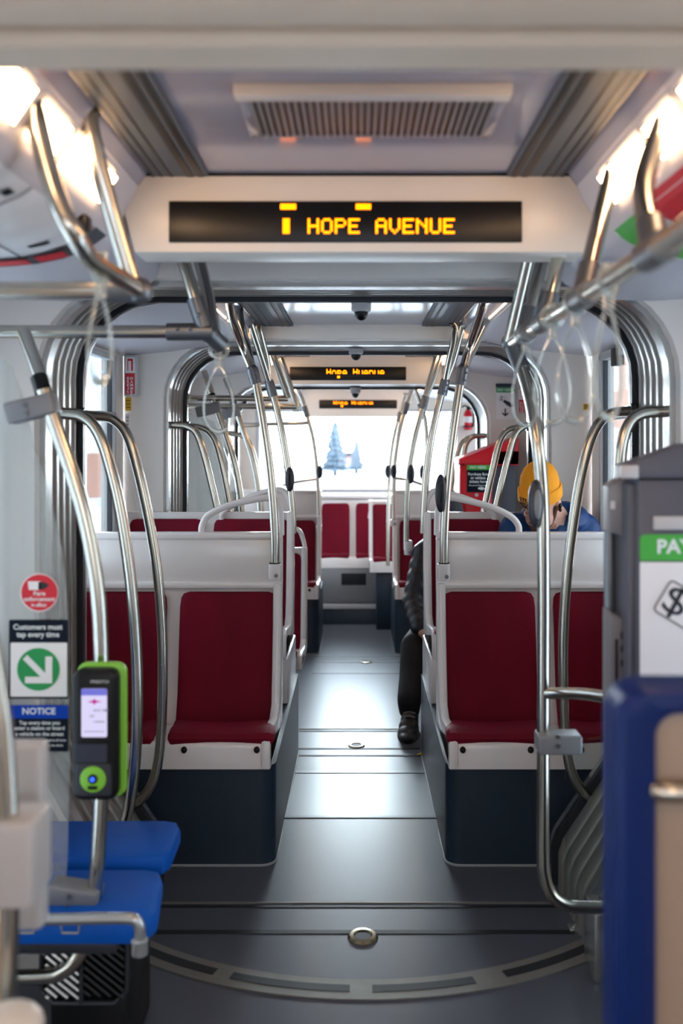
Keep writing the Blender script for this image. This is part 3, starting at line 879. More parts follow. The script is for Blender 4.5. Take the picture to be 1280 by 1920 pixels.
pole('steel stanchion standing on the front right red seat, with black stop button', 3.62,
     [(832, 1068), (833, 1000), (838, 910), (848, 820), (858, 750), (863, 718)], [(863, 722), (868, 692)],
     [[(880, 648, 3.64), (895, 605, 3.52), (905, 572, 3.42), (907, 562, 3.4)], [(888, 652, 3.74), (910, 605, 3.8), (922, 572, 3.84), (924, 566, 3.84)]], [(832, 1056), (832, 1088)], (826, 925, 11, 36, 3.60))
pole('steel stanchion on the raised seat right of the aisle', 4.42,
     [(794, 1000), (795, 950), (800, 880), (811, 810), (822, 760), (828, 738)], [(828, 741), (834, 716)],
     [[(842, 675, 4.38), (850, 640, 4.33), (852, 612, 4.28), (846, 602, 4.24)], [(848, 680, 4.4), (862, 630, 4.36), (872, 592, 4.32), (868, 580, 4.3)]])
pole('twin-armed steel stanchion with stop button in front of the black jacket person', 5.55,
     [(761, 1030), (762, 960), (766, 890), (776, 830), (787, 785), (792, 764)], [(792, 767), (797, 746)],
     [[(806, 712), (817, 675), (822, 652), (824, 646)], [(812, 712), (826, 672), (832, 650), (834, 645)]], [(765, 1014), (765, 1040)], (770, 889, 7, 18, 5.53))
pole('steel stanchion with two dark stop buttons, right of the rear window', 6.9,
     [(738, 985), (738, 930), (740, 870), (747, 820), (755, 785), (758, 775)], [(758, 777), (763, 758)],
     [[(768, 742), (774, 726)]], [(738, 974), (738, 986)], (738, 884, 6, 13, 6.88))
pole('farthest slim stanchion in front of the right half of the rear window', 7.6,
     [(727, 1060), (728, 960), (730, 890), (735, 840), (743, 800), (746, 790)], [(746, 791), (750, 776)],
     [[(757, 754), (762, 738)]], None, (727, 884, 6, 12, 7.58))
pole('steel stanchion with stop button just left of the red ticket machine', 6.65,
     [(797, 985), (797, 930), (798, 880), (800, 830), (797, 790), (793, 775)], [(793, 777), (788, 760)],
     [[(782, 742), (778, 728)]], None, (792, 886, 6, 14, 6.62))

# grab rails bolted to the bellows frames: bent tubes
def grab(label, d, pp, group='curved grab rails on the bellows frames', r=TUBE):
    P = pts(d, *pp)
    t = thing('grab_rail', label, 'grab rail', P[-1], group)
    m = MB(); m.tube(P, r, 16, 6); make('tube', m, STEEL, t)
    for e, q in ((P[0], P[1]), (P[-1], P[-2])):
        ax = (q - e).normalized(); m = MB(); m.cyl(e - ax * .004, e + ax * .014, .027, 18); make('flange', m, STEEL_DK, t)
    return t
grab('curved steel grab rail left of the front seats, the nearer one', 2.66, [(92, 774), (120, 775), (152, 780), (180, 805), (202, 860), (226, 960), (246, 1100), (256, 1240), (256, 1380), (247, 1480), (236, 1535), (222, 1565), (198, 1588)])
grab('curved steel grab rail left of the front seats, the farther one', 3.06, [(152, 779), (182, 780), (212, 786), (238, 815), (258, 880), (280, 980), (297, 1090), (305, 1220), (302, 1370), (294, 1440), (280, 1480), (262, 1500), (236, 1514)])
grab('curved steel grab rail right of the yellow beanie, the farther one', 3.06, [(1188, 771), (1162, 772), (1136, 780), (1112, 812), (1092, 880), (1073, 990), (1060, 1110), (1055, 1230), (1058, 1360), (1066, 1430), (1082, 1470), (1108, 1500), (1142, 1522)])
grab('curved steel grab rail passing behind the grey pay machine', 2.66, [(1272, 772), (1240, 772), (1205, 775), (1180, 793), (1166, 835), (1161, 890), (1153, 1000), (1148, 1150), (1146, 1300), (1150, 1440), (1172, 1530), (1206, 1570)])
grab('small curved grab rail on the second bellows, left, the nearer one', 4.56, [(316, 797), (330, 797), (350, 799), (368, 812), (382, 850), (397, 910), (408, 960), (414, 1010), (416, 1120)])
grab('small curved grab rail on the second bellows, left, the farther one', 4.96, [(350, 799), (372, 801), (392, 810), (406, 835), (420, 890), (430, 945), (436, 1000), (438, 1120)])
grab('small curved grab rail in front of the red ticket machine, nearer and brighter', 4.56, [(1012, 796), (1000, 796), (982, 799), (966, 815), (955, 850), (940, 910), (928, 965), (922, 1010), (920, 1120)])
grab('small curved grab rail in front of the red ticket machine, darker and farther', 4.96, [(990, 799), (972, 801), (950, 808), (936, 830), (924, 880), (913, 930), (905, 980), (902, 1120)])
grab('short curved grab rail on the farthest bellows above the red machine, nearer', 6.14, [(914, 817), (902, 817), (886, 819), (874, 832), (868, 860), (864, 900), (862, 960)])
grab('short curved grab rail on the farthest bellows beside the red machine, farther', 6.56, [(900, 818), (886, 819), (872, 824), (860, 842), (853, 870), (847, 910), (843, 960)])
grab('far curved grab rail left on the last bellows, behind the glass posts', 6.14, [(426, 812), (440, 814), (456, 818), (468, 832), (477, 860), (484, 900), (490, 950), (492, 1000)])

# ---- overhead rails of the near doorway
def joint(mb, c, r=.026): mb.ball(c, (r, r, r), 16, 12)
J1 = at(262, 545, 1.75); J2 = at(398, 632, 2.38)
t = thing('overhead_rail', 'cream-lit horizontal rail at upper left, nearer of two, reaching the wall', 'rail', J1, 'overhead rails')
m = MB(); m.tube([Vector((-1.149, 1.75, J1.z)), J1], TUBE, 16, 0); make('cross_tube', m, STEEL, t)
m = MB(); m.tube(pts(1.75, (262, 545, 1.75), (222, 520, 1.66), (172, 488, 1.57), (140, 440, 1.51), (112, 385, 1.5), (88, 310, 1.5), (62, 200, 1.49), (47, 122, 1.49), (43, 104, 1.49)), TUBE, 16, 6); make('bent_hanger', m, STEEL, t)
m = MB(); m.tube(pts(1.75, (250, 540, 1.76), (226, 458, 1.74), (204, 380, 1.72), (180, 290, 1.7), (168, 232, 1.69), (170, 205, 1.69), (184, 178, 1.70), (187, 168, 1.70)), TUBE, 16, 6); make('ceiling_hanger', m, STEEL, t)
m = MB(); joint(m, J1); m.cyl(J1 + Vector((-.07, 0, 0)), J1, .0235, 16); make('corner_joint', m, STEEL_DK, t)
t = thing('overhead_rail', 'horizontal rail at upper left ending in a bolted joint, above the card reader post', 'rail', J2, 'overhead rails')
m = MB(); m.tube([Vector((-1.149, 2.38, at(0, 622, 2.38).z)), at(385, 622, 2.38)], TUBE, 16, 0); make('cross_tube', m, STEEL, t)
for p in ([(386, 622), (366, 560), (352, 515), (337, 470), (322, 420)], [(402, 625, 2.42), (392, 565, 2.46), (380, 515, 2.5), (371, 478, 2.52), (357, 425, 2.54)]):
    m = MB(); m.tube(pts(2.38, *p), TUBE, 16, 6); make('ceiling_hanger', m, STEEL, t)
m = MB(); c = at(385, 622, 2.38); m.cyl(c + Vector((-.10, 0, 0)), c + Vector((.02, 0, 0)), .0235, 16)
m.cyl(at(366, 560, 2.38), at(384, 615, 2.38), .0235, 16); joint(m, at(392, 626, 2.39)); m.cyl(at(392, 626, 2.39), at(415, 648, 2.42), .024, 16)
for q in ((332, 616), (356, 616), (372, 590)): m.ball(at(q[0], q[1], 2.355), .006, 8, 6)
make('bolted_joint', m, STEEL_DK, t)

# right overhead rail running towards the camera
RX = .437; RZ = at(955, 645, 2.62).z
Y = lambda px: RX * F / (px - CX)
t = thing('overhead_rail', 'long overhead rail at upper right running towards the camera', 'rail', (RX, 1.6, RZ), 'overhead rails')
m = MB(); m.tube([(RX + .005, 2.60, RZ), (RX, 1.9, RZ), (RX - .01, 1.1, RZ), (RX - .03, .75, RZ + .03), (RX - .03, .62, RZ + .12), (RX - .03, .58, 1.93)], TUBE, 16, 5); make('long_tube', m, STEEL, t)
hang = [((1165, 1.33), (1206, 350, 1.45), (1246, 222, 1.55), (1252, 200, 1.56), (1240, 165, 1.58)), ((1092, 1.76), (1122, 425, 1.8), (1152, 312, 1.86), (1158, 292, 1.87), (1150, 268, 1.87)),
        ((1022, 2.13), (1035, 540, 2.15), (1046, 486, 2.17), (1064, 400, 2.19), (1077, 338, 2.2)), ((984, 2.36), (1000, 550, 2.38), (1018, 482, 2.4), (1040, 400, 2.42), (1052, 360, 2.43))]
for h in hang:
    b = Vector((RX, h[0][1], RZ))
    m = MB(); m.tube([b] + pts(1, *h[1:]), TUBE, 16, 6); make('ceiling_hanger', m, STEEL, t)
    m = MB(); m.cyl(b + Vector((0, -.045, 0)), b + Vector((0, .045, 0)), .024, 16); ax = (at(*h[1]) - b).normalized(); m.cyl(b, b + ax * .07, .0225, 16); make('tee_joint', m, STEEL_DK, t)

# main right post beside the pay machine
t = thing('grab_post', 'tall curved steel post with a glass clamp, left of the grey pay machine', 'pole', at(1155, 1702, 2.4), 'doorway posts')
m = MB(); m.tube(pts(2.45, (966, 665, 2.6), (978, 690, 2.56), (995, 752, 2.5), (1008, 830), (1016, 920), (1018.5, 1010), (1019, 1150), (1018, 1400), (1017, 1590), (1020, 1640), (1034, 1677), (1062, 1697), (1100, 1701), (1185, 1701)), TUBE, 18, 6); make('post_tube', m, STEEL, t)
m = MB(); m.cyl(at(958, 640, 2.61), at(979, 694, 2.56), .0235, 18); joint(m, at(957, 642, 2.61), .027); make('upper_joint', m, STEEL_DK, t)
m = MB(); m.tube(pts(2.45, (967, 645, 2.6), (978, 600, 2.62), (992, 540, 2.66), (1008, 478, 2.7)) , .0001, 4, 0)
m = MB(); m.tube(pts(2.4, (954, 640, 2.6), (968, 580, 2.57), (982, 520, 2.54), (998, 450, 2.5), (1010, 395, 2.48), (1020, 360, 2.47)), TUBE, 16, 6); make('ceiling_hanger', m, STEEL, t)
m = MB(); m.tube(pts(2.4, (1019, 1300, 2.45), (1060, 1300), (1110, 1303, 2.3), (1200, 1318, 2.15), (1330, 1330, 2.0)), .0155, 16, 5); make('side_arm', m, STEEL, t)
c0 = at(1046, 1391, 2.44); k = 2.44 / F
m = MB(); m.box(c0.x - 41 * k, c0.x + 41 * k, 2.405, 2.475, c0.z - 18 * k, c0.z + 18 * k, .008, 3); cl = make('glass_clamp', m, MIDGREY, t)
for dz in (-9, 9):
    m = MB(); p = at(1046, 1391 + dz, 2.402); m.cyl(p, p + Vector((0, .006, 0)), .0058, 12); make('clamp_screw', m, STEEL_DK, cl)
c0 = at(1004, 945, 2.44)
m = MB(); m.ball(c0, (15 * k, .022, 46 * k), 18, 14); so = make('stop_button', m, DKGREY, t)
m = MB(); m.ball(c0 + Vector((.002, -.016, 0)), (8 * k, .010, 28 * k), 14, 10); make('button_press', m, MIDGREY, so)
# glass sheet held by that clamp
m = MB()
P = [at(px, py, 2.44) for px, py in ((1060, 1700), (1060, 1408), (1063, 1396), (1130, 1380), (1330, 1350), (1330, 1700))]
m.prism([(p.x, p.z) for p in P], 2.437, 2.443)
solo('glass_screen', m, GLASS, 'low clear glass screen right of the aisle held by the post clamp', 'glass screen', 'glass screens')

# ---- left doorway post with the card reader, and its glass screen
def glass_post(label, d, ox, oy, sc, full=True):
    """ox, oy, sc map the near post's picture points to a farther copy's"""
    q = lambda px, py, dd=None: at(ox + (px - 190) * sc, oy + (py - 1000) * sc, (dd or d))
    base = q(130, 1832) if full else q(190, 1500)
    t = thing('grab_post', label, 'pole', base, 'doorway posts')
    m = MB(); m.tube([q(45, 623, d + .2 * sc), q(62, 670, d + .15 * sc), q(78, 715, d + .1 * sc)], TUBE, 16, 4); make('upper_tube', m, STEEL, t)
    m = MB(); m.cyl(q(73, 708, d + .1 * sc), q(82, 736, d + .08 * sc), .0205, 16); make('black_sleeve', m, BLACK, t)
    L = [(82, 730), (93, 765), (112, 820), (136, 890), (158, 965), (175, 1050), (186, 1140), (190, 1245), (191, 1370), (189, 1500), (183, 1610), (175, 1700), (165, 1755), (146, 1797), (116, 1822), (80, 1831), (-60, 1834)]
    if not full: L = L[:10]
    m = MB(); m.tube([q(*p) for p in L], TUBE, 18, 6); make('lower_tube', m, STEEL, t)
    def clamp(px, py, w, h, ang):
        c = q(px, py); k = d / F * sc
        M = Matrix.Translation(c) @ Matrix.Rotation(R(ang), 4, 'Y')
        m = MB(); m.box(-w / 2 * k, w / 2 * k, -.03, .03, -h / 2 * k, h / 2 * k, .007, 3, M); o = make('glass_clamp', m, MIDGREY, t)
        m = MB()
        for dz in (-.2, .2):
            p = M @ Vector((-.06 * w * k, -.031, dz * h * k)); m.cyl(p, p + Vector((0, -.005, 0)), .0055, 12)
        make('clamp_screws', m, STEEL_DK, o)
    clamp(61, 766, 92, 40, -14)
    if full: clamp(141, 1679, 94, 46, 9)
    return t
glass_post('curved steel post at left carrying the lime-rimmed card reader', 2.1, 190, 1000, 1)
glass_post('small curved post behind the left seats, nearer of the far pair', 5.12, 455, 885, .5, False)
glass_post('small curved post behind the left seats, farther of the far pair', 5.5, 488, 880, .45, False)
t = thing('overhead_rail', 'far horizontal rail above the left seats, upper of two', 'rail', at(545, 745, 5.12), 'overhead rails')
m = MB(); m.tube([Vector((-1.149, 5.12, at(0, 746, 5.12).z)), at(540, 747, 5.12)], TUBE, 14, 0); make('cross_tube', m, STEEL, t)
m = MB(); m.tube(pts(5.12, (540, 747), (520, 690), (506, 650)), TUBE, 14, 3); make('ceiling_hanger', m, STEEL, t)
t = thing('overhead_rail', 'far horizontal rail above the left seats, lower of two', 'rail', at(555, 761, 5.5), 'overhead rails')
m = MB(); m.tube([Vector((-1.149, 5.5, at(0, 761, 5.5).z)), at(556, 762, 5.5)], TUBE, 14, 0); make('cross_tube', m, STEEL, t)
m = MB(); m.tube(pts(5.5, (556, 762), (538, 705), (526, 672)), TUBE, 14, 3); make('ceiling_hanger', m, STEEL, t)
# rails across the rear window end
t = thing('overhead_rail', 'olive-lit rail high on the left side of the rear window', 'rail', at(575, 793, 7.15), 'overhead rails')
m = MB(); m.tube([at(455, 797, 7.15), at(577, 793, 7.15)], TUBE, 14, 0); make('cross_tube', m, STEEL, t)
t = thing('grab_rail', 'thin rail across the left foot of the rear window', 'grab rail', at(560, 905, 7.15), 'window foot rails')
m = MB(); m.tube(pts(7.15, (530, 910), (555, 904), (594, 898)), .012, 12, 4); make('tube', m, STEEL, t)
t = thing('grab_rail', 'thin rail across the right foot of the rear window', 'grab rail', at(770, 905, 7.0), 'window foot rails')
m = MB(); m.tube(pts(6.9, (742, 897), (765, 900), (796, 910)), .012, 12, 4); make('tube', m, STEEL, t)

# near glass screen with stickers
gl = [(-200, 640), (-30, 662), (8, 674), (24, 690), (40, 740), (62, 830), (92, 930), (112, 1010), (124, 1100), (130, 1200), (131, 1400), (127, 1600), (121, 1700), (117, 1748), (106, 1775), (84, 1790), (-200, 1792)]
m = MB(); m.prism([(p.x, p.z) for p in (at(a, b, 2.12) for a, b in gl)], 2.117, 2.123)
solo('glass_screen', m, SCREENGLASS, 'tall clear glass screen at far left carrying the notices', 'glass screen', 'glass screens')
m = MB(); m.prism([(p.x, p.z) for p in (at(a, b, 5.2) for a, b in ((340, 770), (402, 790), (440, 900), (452, 1000), (452, 1120), (340, 1120)))], 5.197, 5.203)
solo('glass_screen', m, SCREENGLASS, 'far glass screen left, behind the second bellows', 'glass screen', 'glass screens')
D = 2.112
def T(mb, s, px, py, hpx, wpx=None, d=D, bold=.02):
    add_text(mb, s, at(px, py + hpx * .5, d), UX, UZ, hpx * d / F, None if wpx is None else wpx * d / F, bold)
t = thing('sticker', 'round red fare enforcement sticker on the left glass screen', 'sticker', at(74, 1147, D))
m = MB(); decal(m, circ(74, 1111, 36), D + .003, .001); make('white_rim', m, SWHITE, t)
m = MB(); decal(m, circ(74, 1111, 34), D + .0015, .001); make('red_disc', m, SRED, t)
m = MB(); T(m, 'Fare', 74, 1109, 8, 22, D); T(m, 'enforcement', 74, 1119.5, 8, 58, D); T(m, 'in effect', 73, 1131, 7, 28, D); make('lettering', m, TEXTW, t, smooth=False)
m = MB(); decal(m, [(52, 1090), (76, 1090), (76, 1106), (54, 1106)], D, .0006); make('card_symbol', m, SWHITE, t)
m = MB(); decal(m, [(72, 1091), (84, 1092), (92, 1097), (84, 1104), (72, 1106)], D, .0006); make('hand_symbol', m, TEXTK, t)
t = thing('notice', 'white and navy notice with a green arrow disc on the left glass screen', 'sign', at(72, 1310, D))
m = MB(); decal(m, rrect(17, 128, 1162, 1310, 3), D + .003, .001); make('backing', m, SNAVY, t)
m = MB(); decal(m, rrect(20, 126, 1205, 1306, 2), D + .0015, .001); make('white_field', m, SWHITE, t)
m = MB(); T(m, 'Customers must', 71, 1171, 10, 92); T(m, 'tap every time', 71, 1185, 10, 80); make('lettering', m, TEXTW, t, smooth=False)
m = MB(); decal(m, circ(72, 1255, 40), D, .0008); make('green_disc', m, SGREEN, t)
m = MB(); decal(m, [(43, 1236), (51, 1228), (85, 1262), (85, 1231), (98, 1231), (98, 1281), (47, 1281), (47, 1269), (76, 1269)], D - .001, .0006); make('arrow', m, SWHITE, t)
t = thing('notice', 'dark notice with a blue NOTICE heading on the left glass screen', 'sign', at(75, 1408, D))
m = MB(); decal(m, [(20, 1322), (128, 1322), (128, 1409), (84, 1409), (76, 1396), (22, 1396)], D + .003, .001); make('backing', m, SNAVY, t)
m = MB(); decal(m, [(20, 1322), (128, 1322), (128, 1347), (21, 1347)], D + .0015, .001); make('blue_band', m, SBLUE, t)
m = MB(); T(m, 'NOTICE', 73, 1328, 12, 62); T(m, 'Tap every time you', 74, 1352, 7, 76); T(m, 'enter a station or board', 74, 1362, 7, 94); T(m, 'a vehicle on the street', 74, 1373, 7, 90)
T(m, 'Proof of Payment is required at all times', 76, 1386, 4, 96); T(m, 'while on the vehicle', 98, 1396, 3.5, 40); make('lettering', m, TEXTW, t, smooth=False)

# card reader on the left post
d = 2.04
cr = thing('card_reader', 'black card reader with lime green rim and lit screen on the left post', 'card reader', at(190, 1490, d))
def slab(poly, y0, y1, bev): 
    m = MB(); m.prism([(p.x, p.z) for p in (at(a, b, d) for a, b in poly)], y0, y1, 'xz', bev); return m
make('lime_rim', slab(rrect(144, 236, 1243, 1494, 18), d + .0, d + .018, .005), LIME, cr)
make('body', slab(rrect(142, 226, 1250, 1492, 18), d - .032, d + .012, .010), BLACK, cr)
make('screen', slab(rrect(161, 208, 1284, 1373, 3), d - .034, d - .03, 0), SCREEN, cr)
sc_ = [o for o in cr.children if o.name.startswith('screen')][0]
make('screen_header', slab([(161, 1284), (208, 1284), (208, 1296), (161, 1296)], d - .0345, d - .033, 0), SCREENB, sc_)
m = slab([(172, 1308), (182, 1305), (185, 1302), (188, 1305), (199, 1308), (189, 1309), (185, 1313), (181, 1309)], d - .0345, d - .033, 0); make('screen_logo', m, PINKE, sc_)
m = MB(); T(m, '4:31 PM', 189, 1330, 4.5, 28, d - .0345); T(m, 'TAP', 172, 1341, 4, 9, d - .0345); T(m, 'HERE', 186, 1352, 3, 20, d - .0345)
m._merge(slab([(166, 1362), (203, 1362), (203, 1363), (166, 1363)], d - .0345, d - .033, 0).bm)
make('screen_text', m, GREYE, sc_, smooth=False)
m = MB(); T(m, 'PRESTO', 187, 1276, 5, 34, d - .0335); make('lettering', m, LTGREY, cr, smooth=False)
make('lower_panel', slab(rrect(150, 216, 1422, 1482, 6), d - .035, d - .03, .002), DKGREY, cr)
make('window_strip', slab(rrect(150, 208, 1386, 1420, 2), d - .0335, d - .03, 0), MACHDK, cr)
tg = make('tap_target', slab(circ(183, 1450, 24), d - .038, d - .034, .0015), LIME, cr)
make('target_ring', slab(circ(183, 1449, 9), d - .040, d - .037, .001), BLACK, tg)
make('status_light', slab(circ(183, 1449, 4), d - .042, d - .039, 0), BLUELED, tg)
make('target_mark', slab(rrect(174, 192, 1462, 1468, 2), d - .0395, d - .037, 0), BLACK, tg)
make('pole_bracket', slab(rrect(176, 206, 1300, 1460, 4), d + .05, d + .075, .003), DKGREY, cr)

# ---- straps
def strap(label, x, y, z, ln, w, twist=0.0):
    t = thing('hanging_strap', label, 'hand strap', (x, y, z - ln), 'clear hand straps on the rails')
    M = Matrix.Translation((x, y, z)) @ Matrix.Rotation(R(twist), 4, 'Z')
    m = MB(); m.tube([M @ Vector((0, .0, .03)), M @ Vector((0, 0, -.01)), M @ Vector((0, 0, -.05))], (.012, .006), 12, 3); m.tube([M @ Vector((.024 * math.cos(a), 0, .024 * math.sin(a))) for a in [R(q) for q in range(0, 361, 20)]], .006, 8, 0)
    make('clip', m, STRAPM, t)
    P = []
    for k in range(33):
        a = 2 * math.pi * k / 32; s_ = .5 - .5 * math.cos(a)
        P.append(M @ Vector((w / 2 * math.sin(a) * (.35 + .65 * s_ ** .7), 0, -.045 - (ln - .045) * s_)))
    m = MB(); m.tube(P, .0038, 10, 0); make('loop', m, STRAPM, t)
    b = P[16]
    m = MB(); m.tube([P[14], P[15], P[16], P[17], P[18]], .0065, 10, 2); make('grip', m, STRAPM, t)
    return t
p = at(188, 505, 1.6); strap('clear hand strap on the bent hanger at upper left', p.x, p.y, p.z, .2, .085, 70)
p = at(410, 648, 2.42); strap('clear hand strap hanging from the bolted joint at upper left', p.x, p.y, p.z - .01, .22, .10, 10)
for px, w, lab, tw in ((1140, .1, 'clear hand strap nearest the camera on the right rail', 40), (1078, .1, 'clear hand strap second from the camera on the right rail', 15), (1035, .1, 'clear hand strap third from the camera on the right rail', -15), (985, .1, 'clear hand strap next to the right post joint', 20)):
    strap(lab, RX, Y(px), RZ, .24, w, tw)
p = at(557, 765, 5.5); strap('tiny clear hand strap left of the rear window', p.x, p.y, p.z, .22, .11, 0)
p = at(790, 770, 6.65); strap('tiny clear hand strap right of the rear window', p.x, p.y, p.z, .22, .11, 0)

# ---- dome cameras
def dome(label, px, py, d, w, h):
    k = d / F; c = at(px, py, d)
    t = thing('dome_camera', label, 'security camera', (c.x, c.y, c.z - h * k), 'ceiling dome cameras')
    r = w * k / 2
    m = MB(); m.lathe([(r, 0), (r * .98, -.45 * h * k), (r * .8, -.55 * h * k)], c, 24); make('mount', m, LTGREY, t)
    m = MB(); m.ball(c + Vector((0, 0, -.56 * h * k)), (r * .68, r * .68, .40 * h * k), 20, 14); make('dome', m, BLACK, t)
    return t
dome('largest black dome camera, under the first bellows crown', 677, 563, 3.1, 38, 40)
dome('middle black dome camera, under the second bellows crown', 667, 650, 4.8, 28, 27)
dome('smallest black dome camera, just above the rear display', 666, 727, 6.5, 20, 20)

# ---- floor discs
def disc(label, px, py, r):
    y = yfloor(py); x = (px - CX) / F * y; z = floor_z(y)
    t = thing('floor_disc', label, 'floor disc', (x, y, z), 'metal discs let into the floor')
    m = MB(); m.lathe([(r, -.003), (r, .002), (r * .86, .0075), (r * .62, .0085), (r * .52, .005)], (x, y, z), 28); make('rim', m, BRASSY, t)
    m = MB(); m.lathe([(r * .55, -.002), (r * .55, .0055), (.001, .0058)], (x, y, z), 24); make('centre_plug', m, SEAM, t)
disc('metal disc set in the dark floor nearest the camera', 680, 1757, .046)
disc('metal floor disc between the two front red seats', 668, 1399, .042)
disc('farthest metal floor disc down the bright aisle', 686, 1242, .042)
for px, sx, lab in ((268, 1, 'small metal floor clip at the left foot of the bellows'), (1076, -1, 'small metal floor clip at the right foot of the bellows')):
    y = yfloor(1741); x = (px - CX) / F * y
    m = MB(); m.box(x - .016, x + .016, y - .02, y + .02, -.002, .006, .002); m.cyl((x, y, .004), (x, y, .009), .006, 10)
    solo('floor_clip', m, ALU, lab, 'floor clip', 'floor clips')
y = yfloor(1416); x = (790 - CX) / F * y; z = floor_z(y)
m = MB(); m.grid([[(x - .018, y - .008, z + .003), (x - .004, y - .012, z + .009), (x + .016, y - .006, z + .004)], [(x - .022, y, z + .006), (x, y, z + .013), (x + .02, y + .002, z + .006)], [(x - .012, y + .01, z + .003), (x + .003, y + .012, z + .008), (x + .014, y + .010, z + .003)]])
m2 = MB(); m2._merge(m.bm)
o = solo('litter', m2, YEL, 'crumpled golden scrap of litter on the aisle floor', 'litter'); sm = o.modifiers.new('s', 'SOLIDIFY'); sm.thickness = .002
# ================================================================== FOREGROUND FURNITURE AND MACHINES
# blue sideways seats at lower left
def cushion(y0, y1, x1f, x1b, z, xl=-1.0, h=.055):
    m = MB(); n = 10
    out = []
    # outline in plan with rounded aisle corners
    P = [(xl, y0), (x1f - .05, y0), (x1f - .015, y0 + .012), (x1f, y0 + .05), (x1b + .004, y1 - .05), (x1b - .012, y1 - .012), (x1b - .05, y1), (xl, y1)]
    m.prism(P, z - h, z, 'xy', .014)
    return m
for lab, y0, y1, xf, xb, z in (('blue upholstered sideways seat at lower left, the farther one', 2.27, 2.5, -.475, -.482, .455), ('blue upholstered sideways seat at lower left, the nearer one', 2.0, 2.255, -.452, -.478, .437)):
    t = thing('side_seat', lab, 'seat', (-.75, (y0 + y1) / 2, z - .1), 'blue sideways seats')
    make('cushion', cushion(y0, y1, xf, xb, z), BLUEF, t)
    m = MB(); m.box(-.98, xb - .06, y0 + .02, y1 - .02, z - .085, z - .054, .006); make('seat_pan', m, DKGREY, t)
    bk = MB(); bk.box(-1.06, -1.0, y0, y1, z - .03, z + .45, .02, 3); make('backrest', bk, BLUEF, t)
    m = MB(); m.box(-1.13, -1.055, y0 + .01, y1 - .01, z - .08, z + .46, .01); make('back_shell', m, LTGREY, t)
t = thing('support_rail', 'silver tube frame in front of the nearer blue sideways seat', 'rail', (-.48, 1.98, 0))
m = MB(); m.tube(pts(1.97, (-320, 1724), (60, 1724), (180, 1722), (240, 1722), (256, 1727), (262, 1742), (263, 1765)), .0125, 14, 5); make('front_tube', m, ALU, t)
m = MB(); p_ = at(262, 1762, 1.97); m.cyl(p_, p_ + Vector((0, 0, -.03)), .018, 14); make('end_bracket', m, ALU, t)
for px in (48, 132):
    m = MB(); p = at(px, 1742, 1.97); m.tube([p + Vector((-.02, 0, .01)), p + Vector((-.018, 0, -.008)), p + Vector((.018, 0, -.008)), p + Vector((.02, 0, .01))], .003, 8, 0); make('wire_hook', m, ALU, t)
# heater with diagonal louvres
hx0, hx1 = at(76, 0, 2.12).x, at(238, 0, 2.12).x
t = thing('heater_box', 'black heater grille with diagonal louvres under the blue seats', 'heater', ((hx0 + hx1) / 2, 2.2, 0))
zt_, zb_ = .335, .155
zt_ = at(0, 1752, 2.12).z; zb_ = at(0, 1882, 2.12).z
xm = at(152, 0, 2.12).x
oct_ = [(hx0, zb_ + .03), (hx0 + .03, zb_), (hx1 - .03, zb_), (hx1, zb_ + .03), (hx1, zt_ - .02), (hx1 - .02, zt_), (hx0 + .02, zt_), (hx0, zt_ - .02)]
m = MB(); m.prism(oct_, 2.13, 2.42, 'xz', .004); make('heater_body', m, BLACK, t)
m = MB(); m.box(hx0 + .01, hx1 - .01, 2.16, 2.40, -.0, zb_ + .01, .004); make('heater_foot', m, BLACK, t)
m = MB()
fr = [(hx0, zb_ + .03), (hx0 + .03, zb_), (hx1 - .03, zb_), (hx1, zb_ + .03), (hx1, zt_ - .02), (hx1 - .02, zt_), (hx0 + .02, zt_), (hx0, zt_ - .02), (hx0, zb_ + .03)]
m.tube([(x, 2.122, z) for x, z in fr], .005, 8, 0); m.box(xm - .005, xm + .005, 2.116, 2.13, zb_, zt_, .002)
make('grille_frame', m, DKGREY, t)
def louvres(xa, xb, z0, z1, mm, nm):
    m = MB(); n = 9
    for k in range(-4, n):
        s0 = z0 + (z1 - z0) * k / n * 1.2
        # clip a 45-degree bar to the rectangle
        x0, zz0 = xa, s0 + (xb - xa) * .8; x1, zz1 = xb, s0
        q = []
        for u in range(13):
            x = x0 + (x1 - x0) * u / 12; z = zz0 + (zz1 - zz0) * u / 12
            if z0 <= z <= z1: q.append((x, 2.121, z))
        if len(q) > 1: m.tube([q[0], q[-1]], (.0048, .0048), 8, 0)
    make(nm, m, mm, t)
louvres(hx0 + .012, xm - .006, zb_ + .012, zt_ - .01, ALU, 'bright_louvres')  # aluminium here paints the light caught by this half of the slats
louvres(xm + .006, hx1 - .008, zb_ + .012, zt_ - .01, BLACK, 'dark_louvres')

# nearest seat frame at the lower left edge: post, clamp, panel
t = thing('partition_post', 'blurred pale post with a boxy clamp at the lower left edge of the photo', 'post', at(0, 1990, 1.3))
m = MB(); m.tube(pts(1.3, (-34, 1130), (-16, 1240), (2, 1360), (10, 1480), (14, 1600), (14, 1720), (10, 1860), (4, 2000), (0, 2120)), .0165, 16, 5); make('post_tube', m, STEEL, t)
m = MB(); p0, p1 = at(-70, 1688, 1.3), at(72, 1532, 1.3); m.box(p0.x, p1.x, 1.27, 1.36, p0.z, p1.z, .008, 3); make('clamp_box', m, LTGREY, t)
m = MB(); p0, p1 = at(-90, 1742, 1.42), at(82, 1394, 1.42); m.box(p0.x, p1.x, 1.41, 1.45, p0.z, p1.z, .01, 3); make('lower_panel', m, LTGREY, t)
p = at(18, 1925, 1.22); m = MB(); m.ball(p, (.045, .045, .026), 20, 12); make('post_foot', m, CREAM, t)
m = MB(); m.tube([p, p + Vector((-.02, .02, -.2)), (p.x - .03, p.y + .03, .0)], .02, 14, 3); make('post_leg', m, STEEL, t)

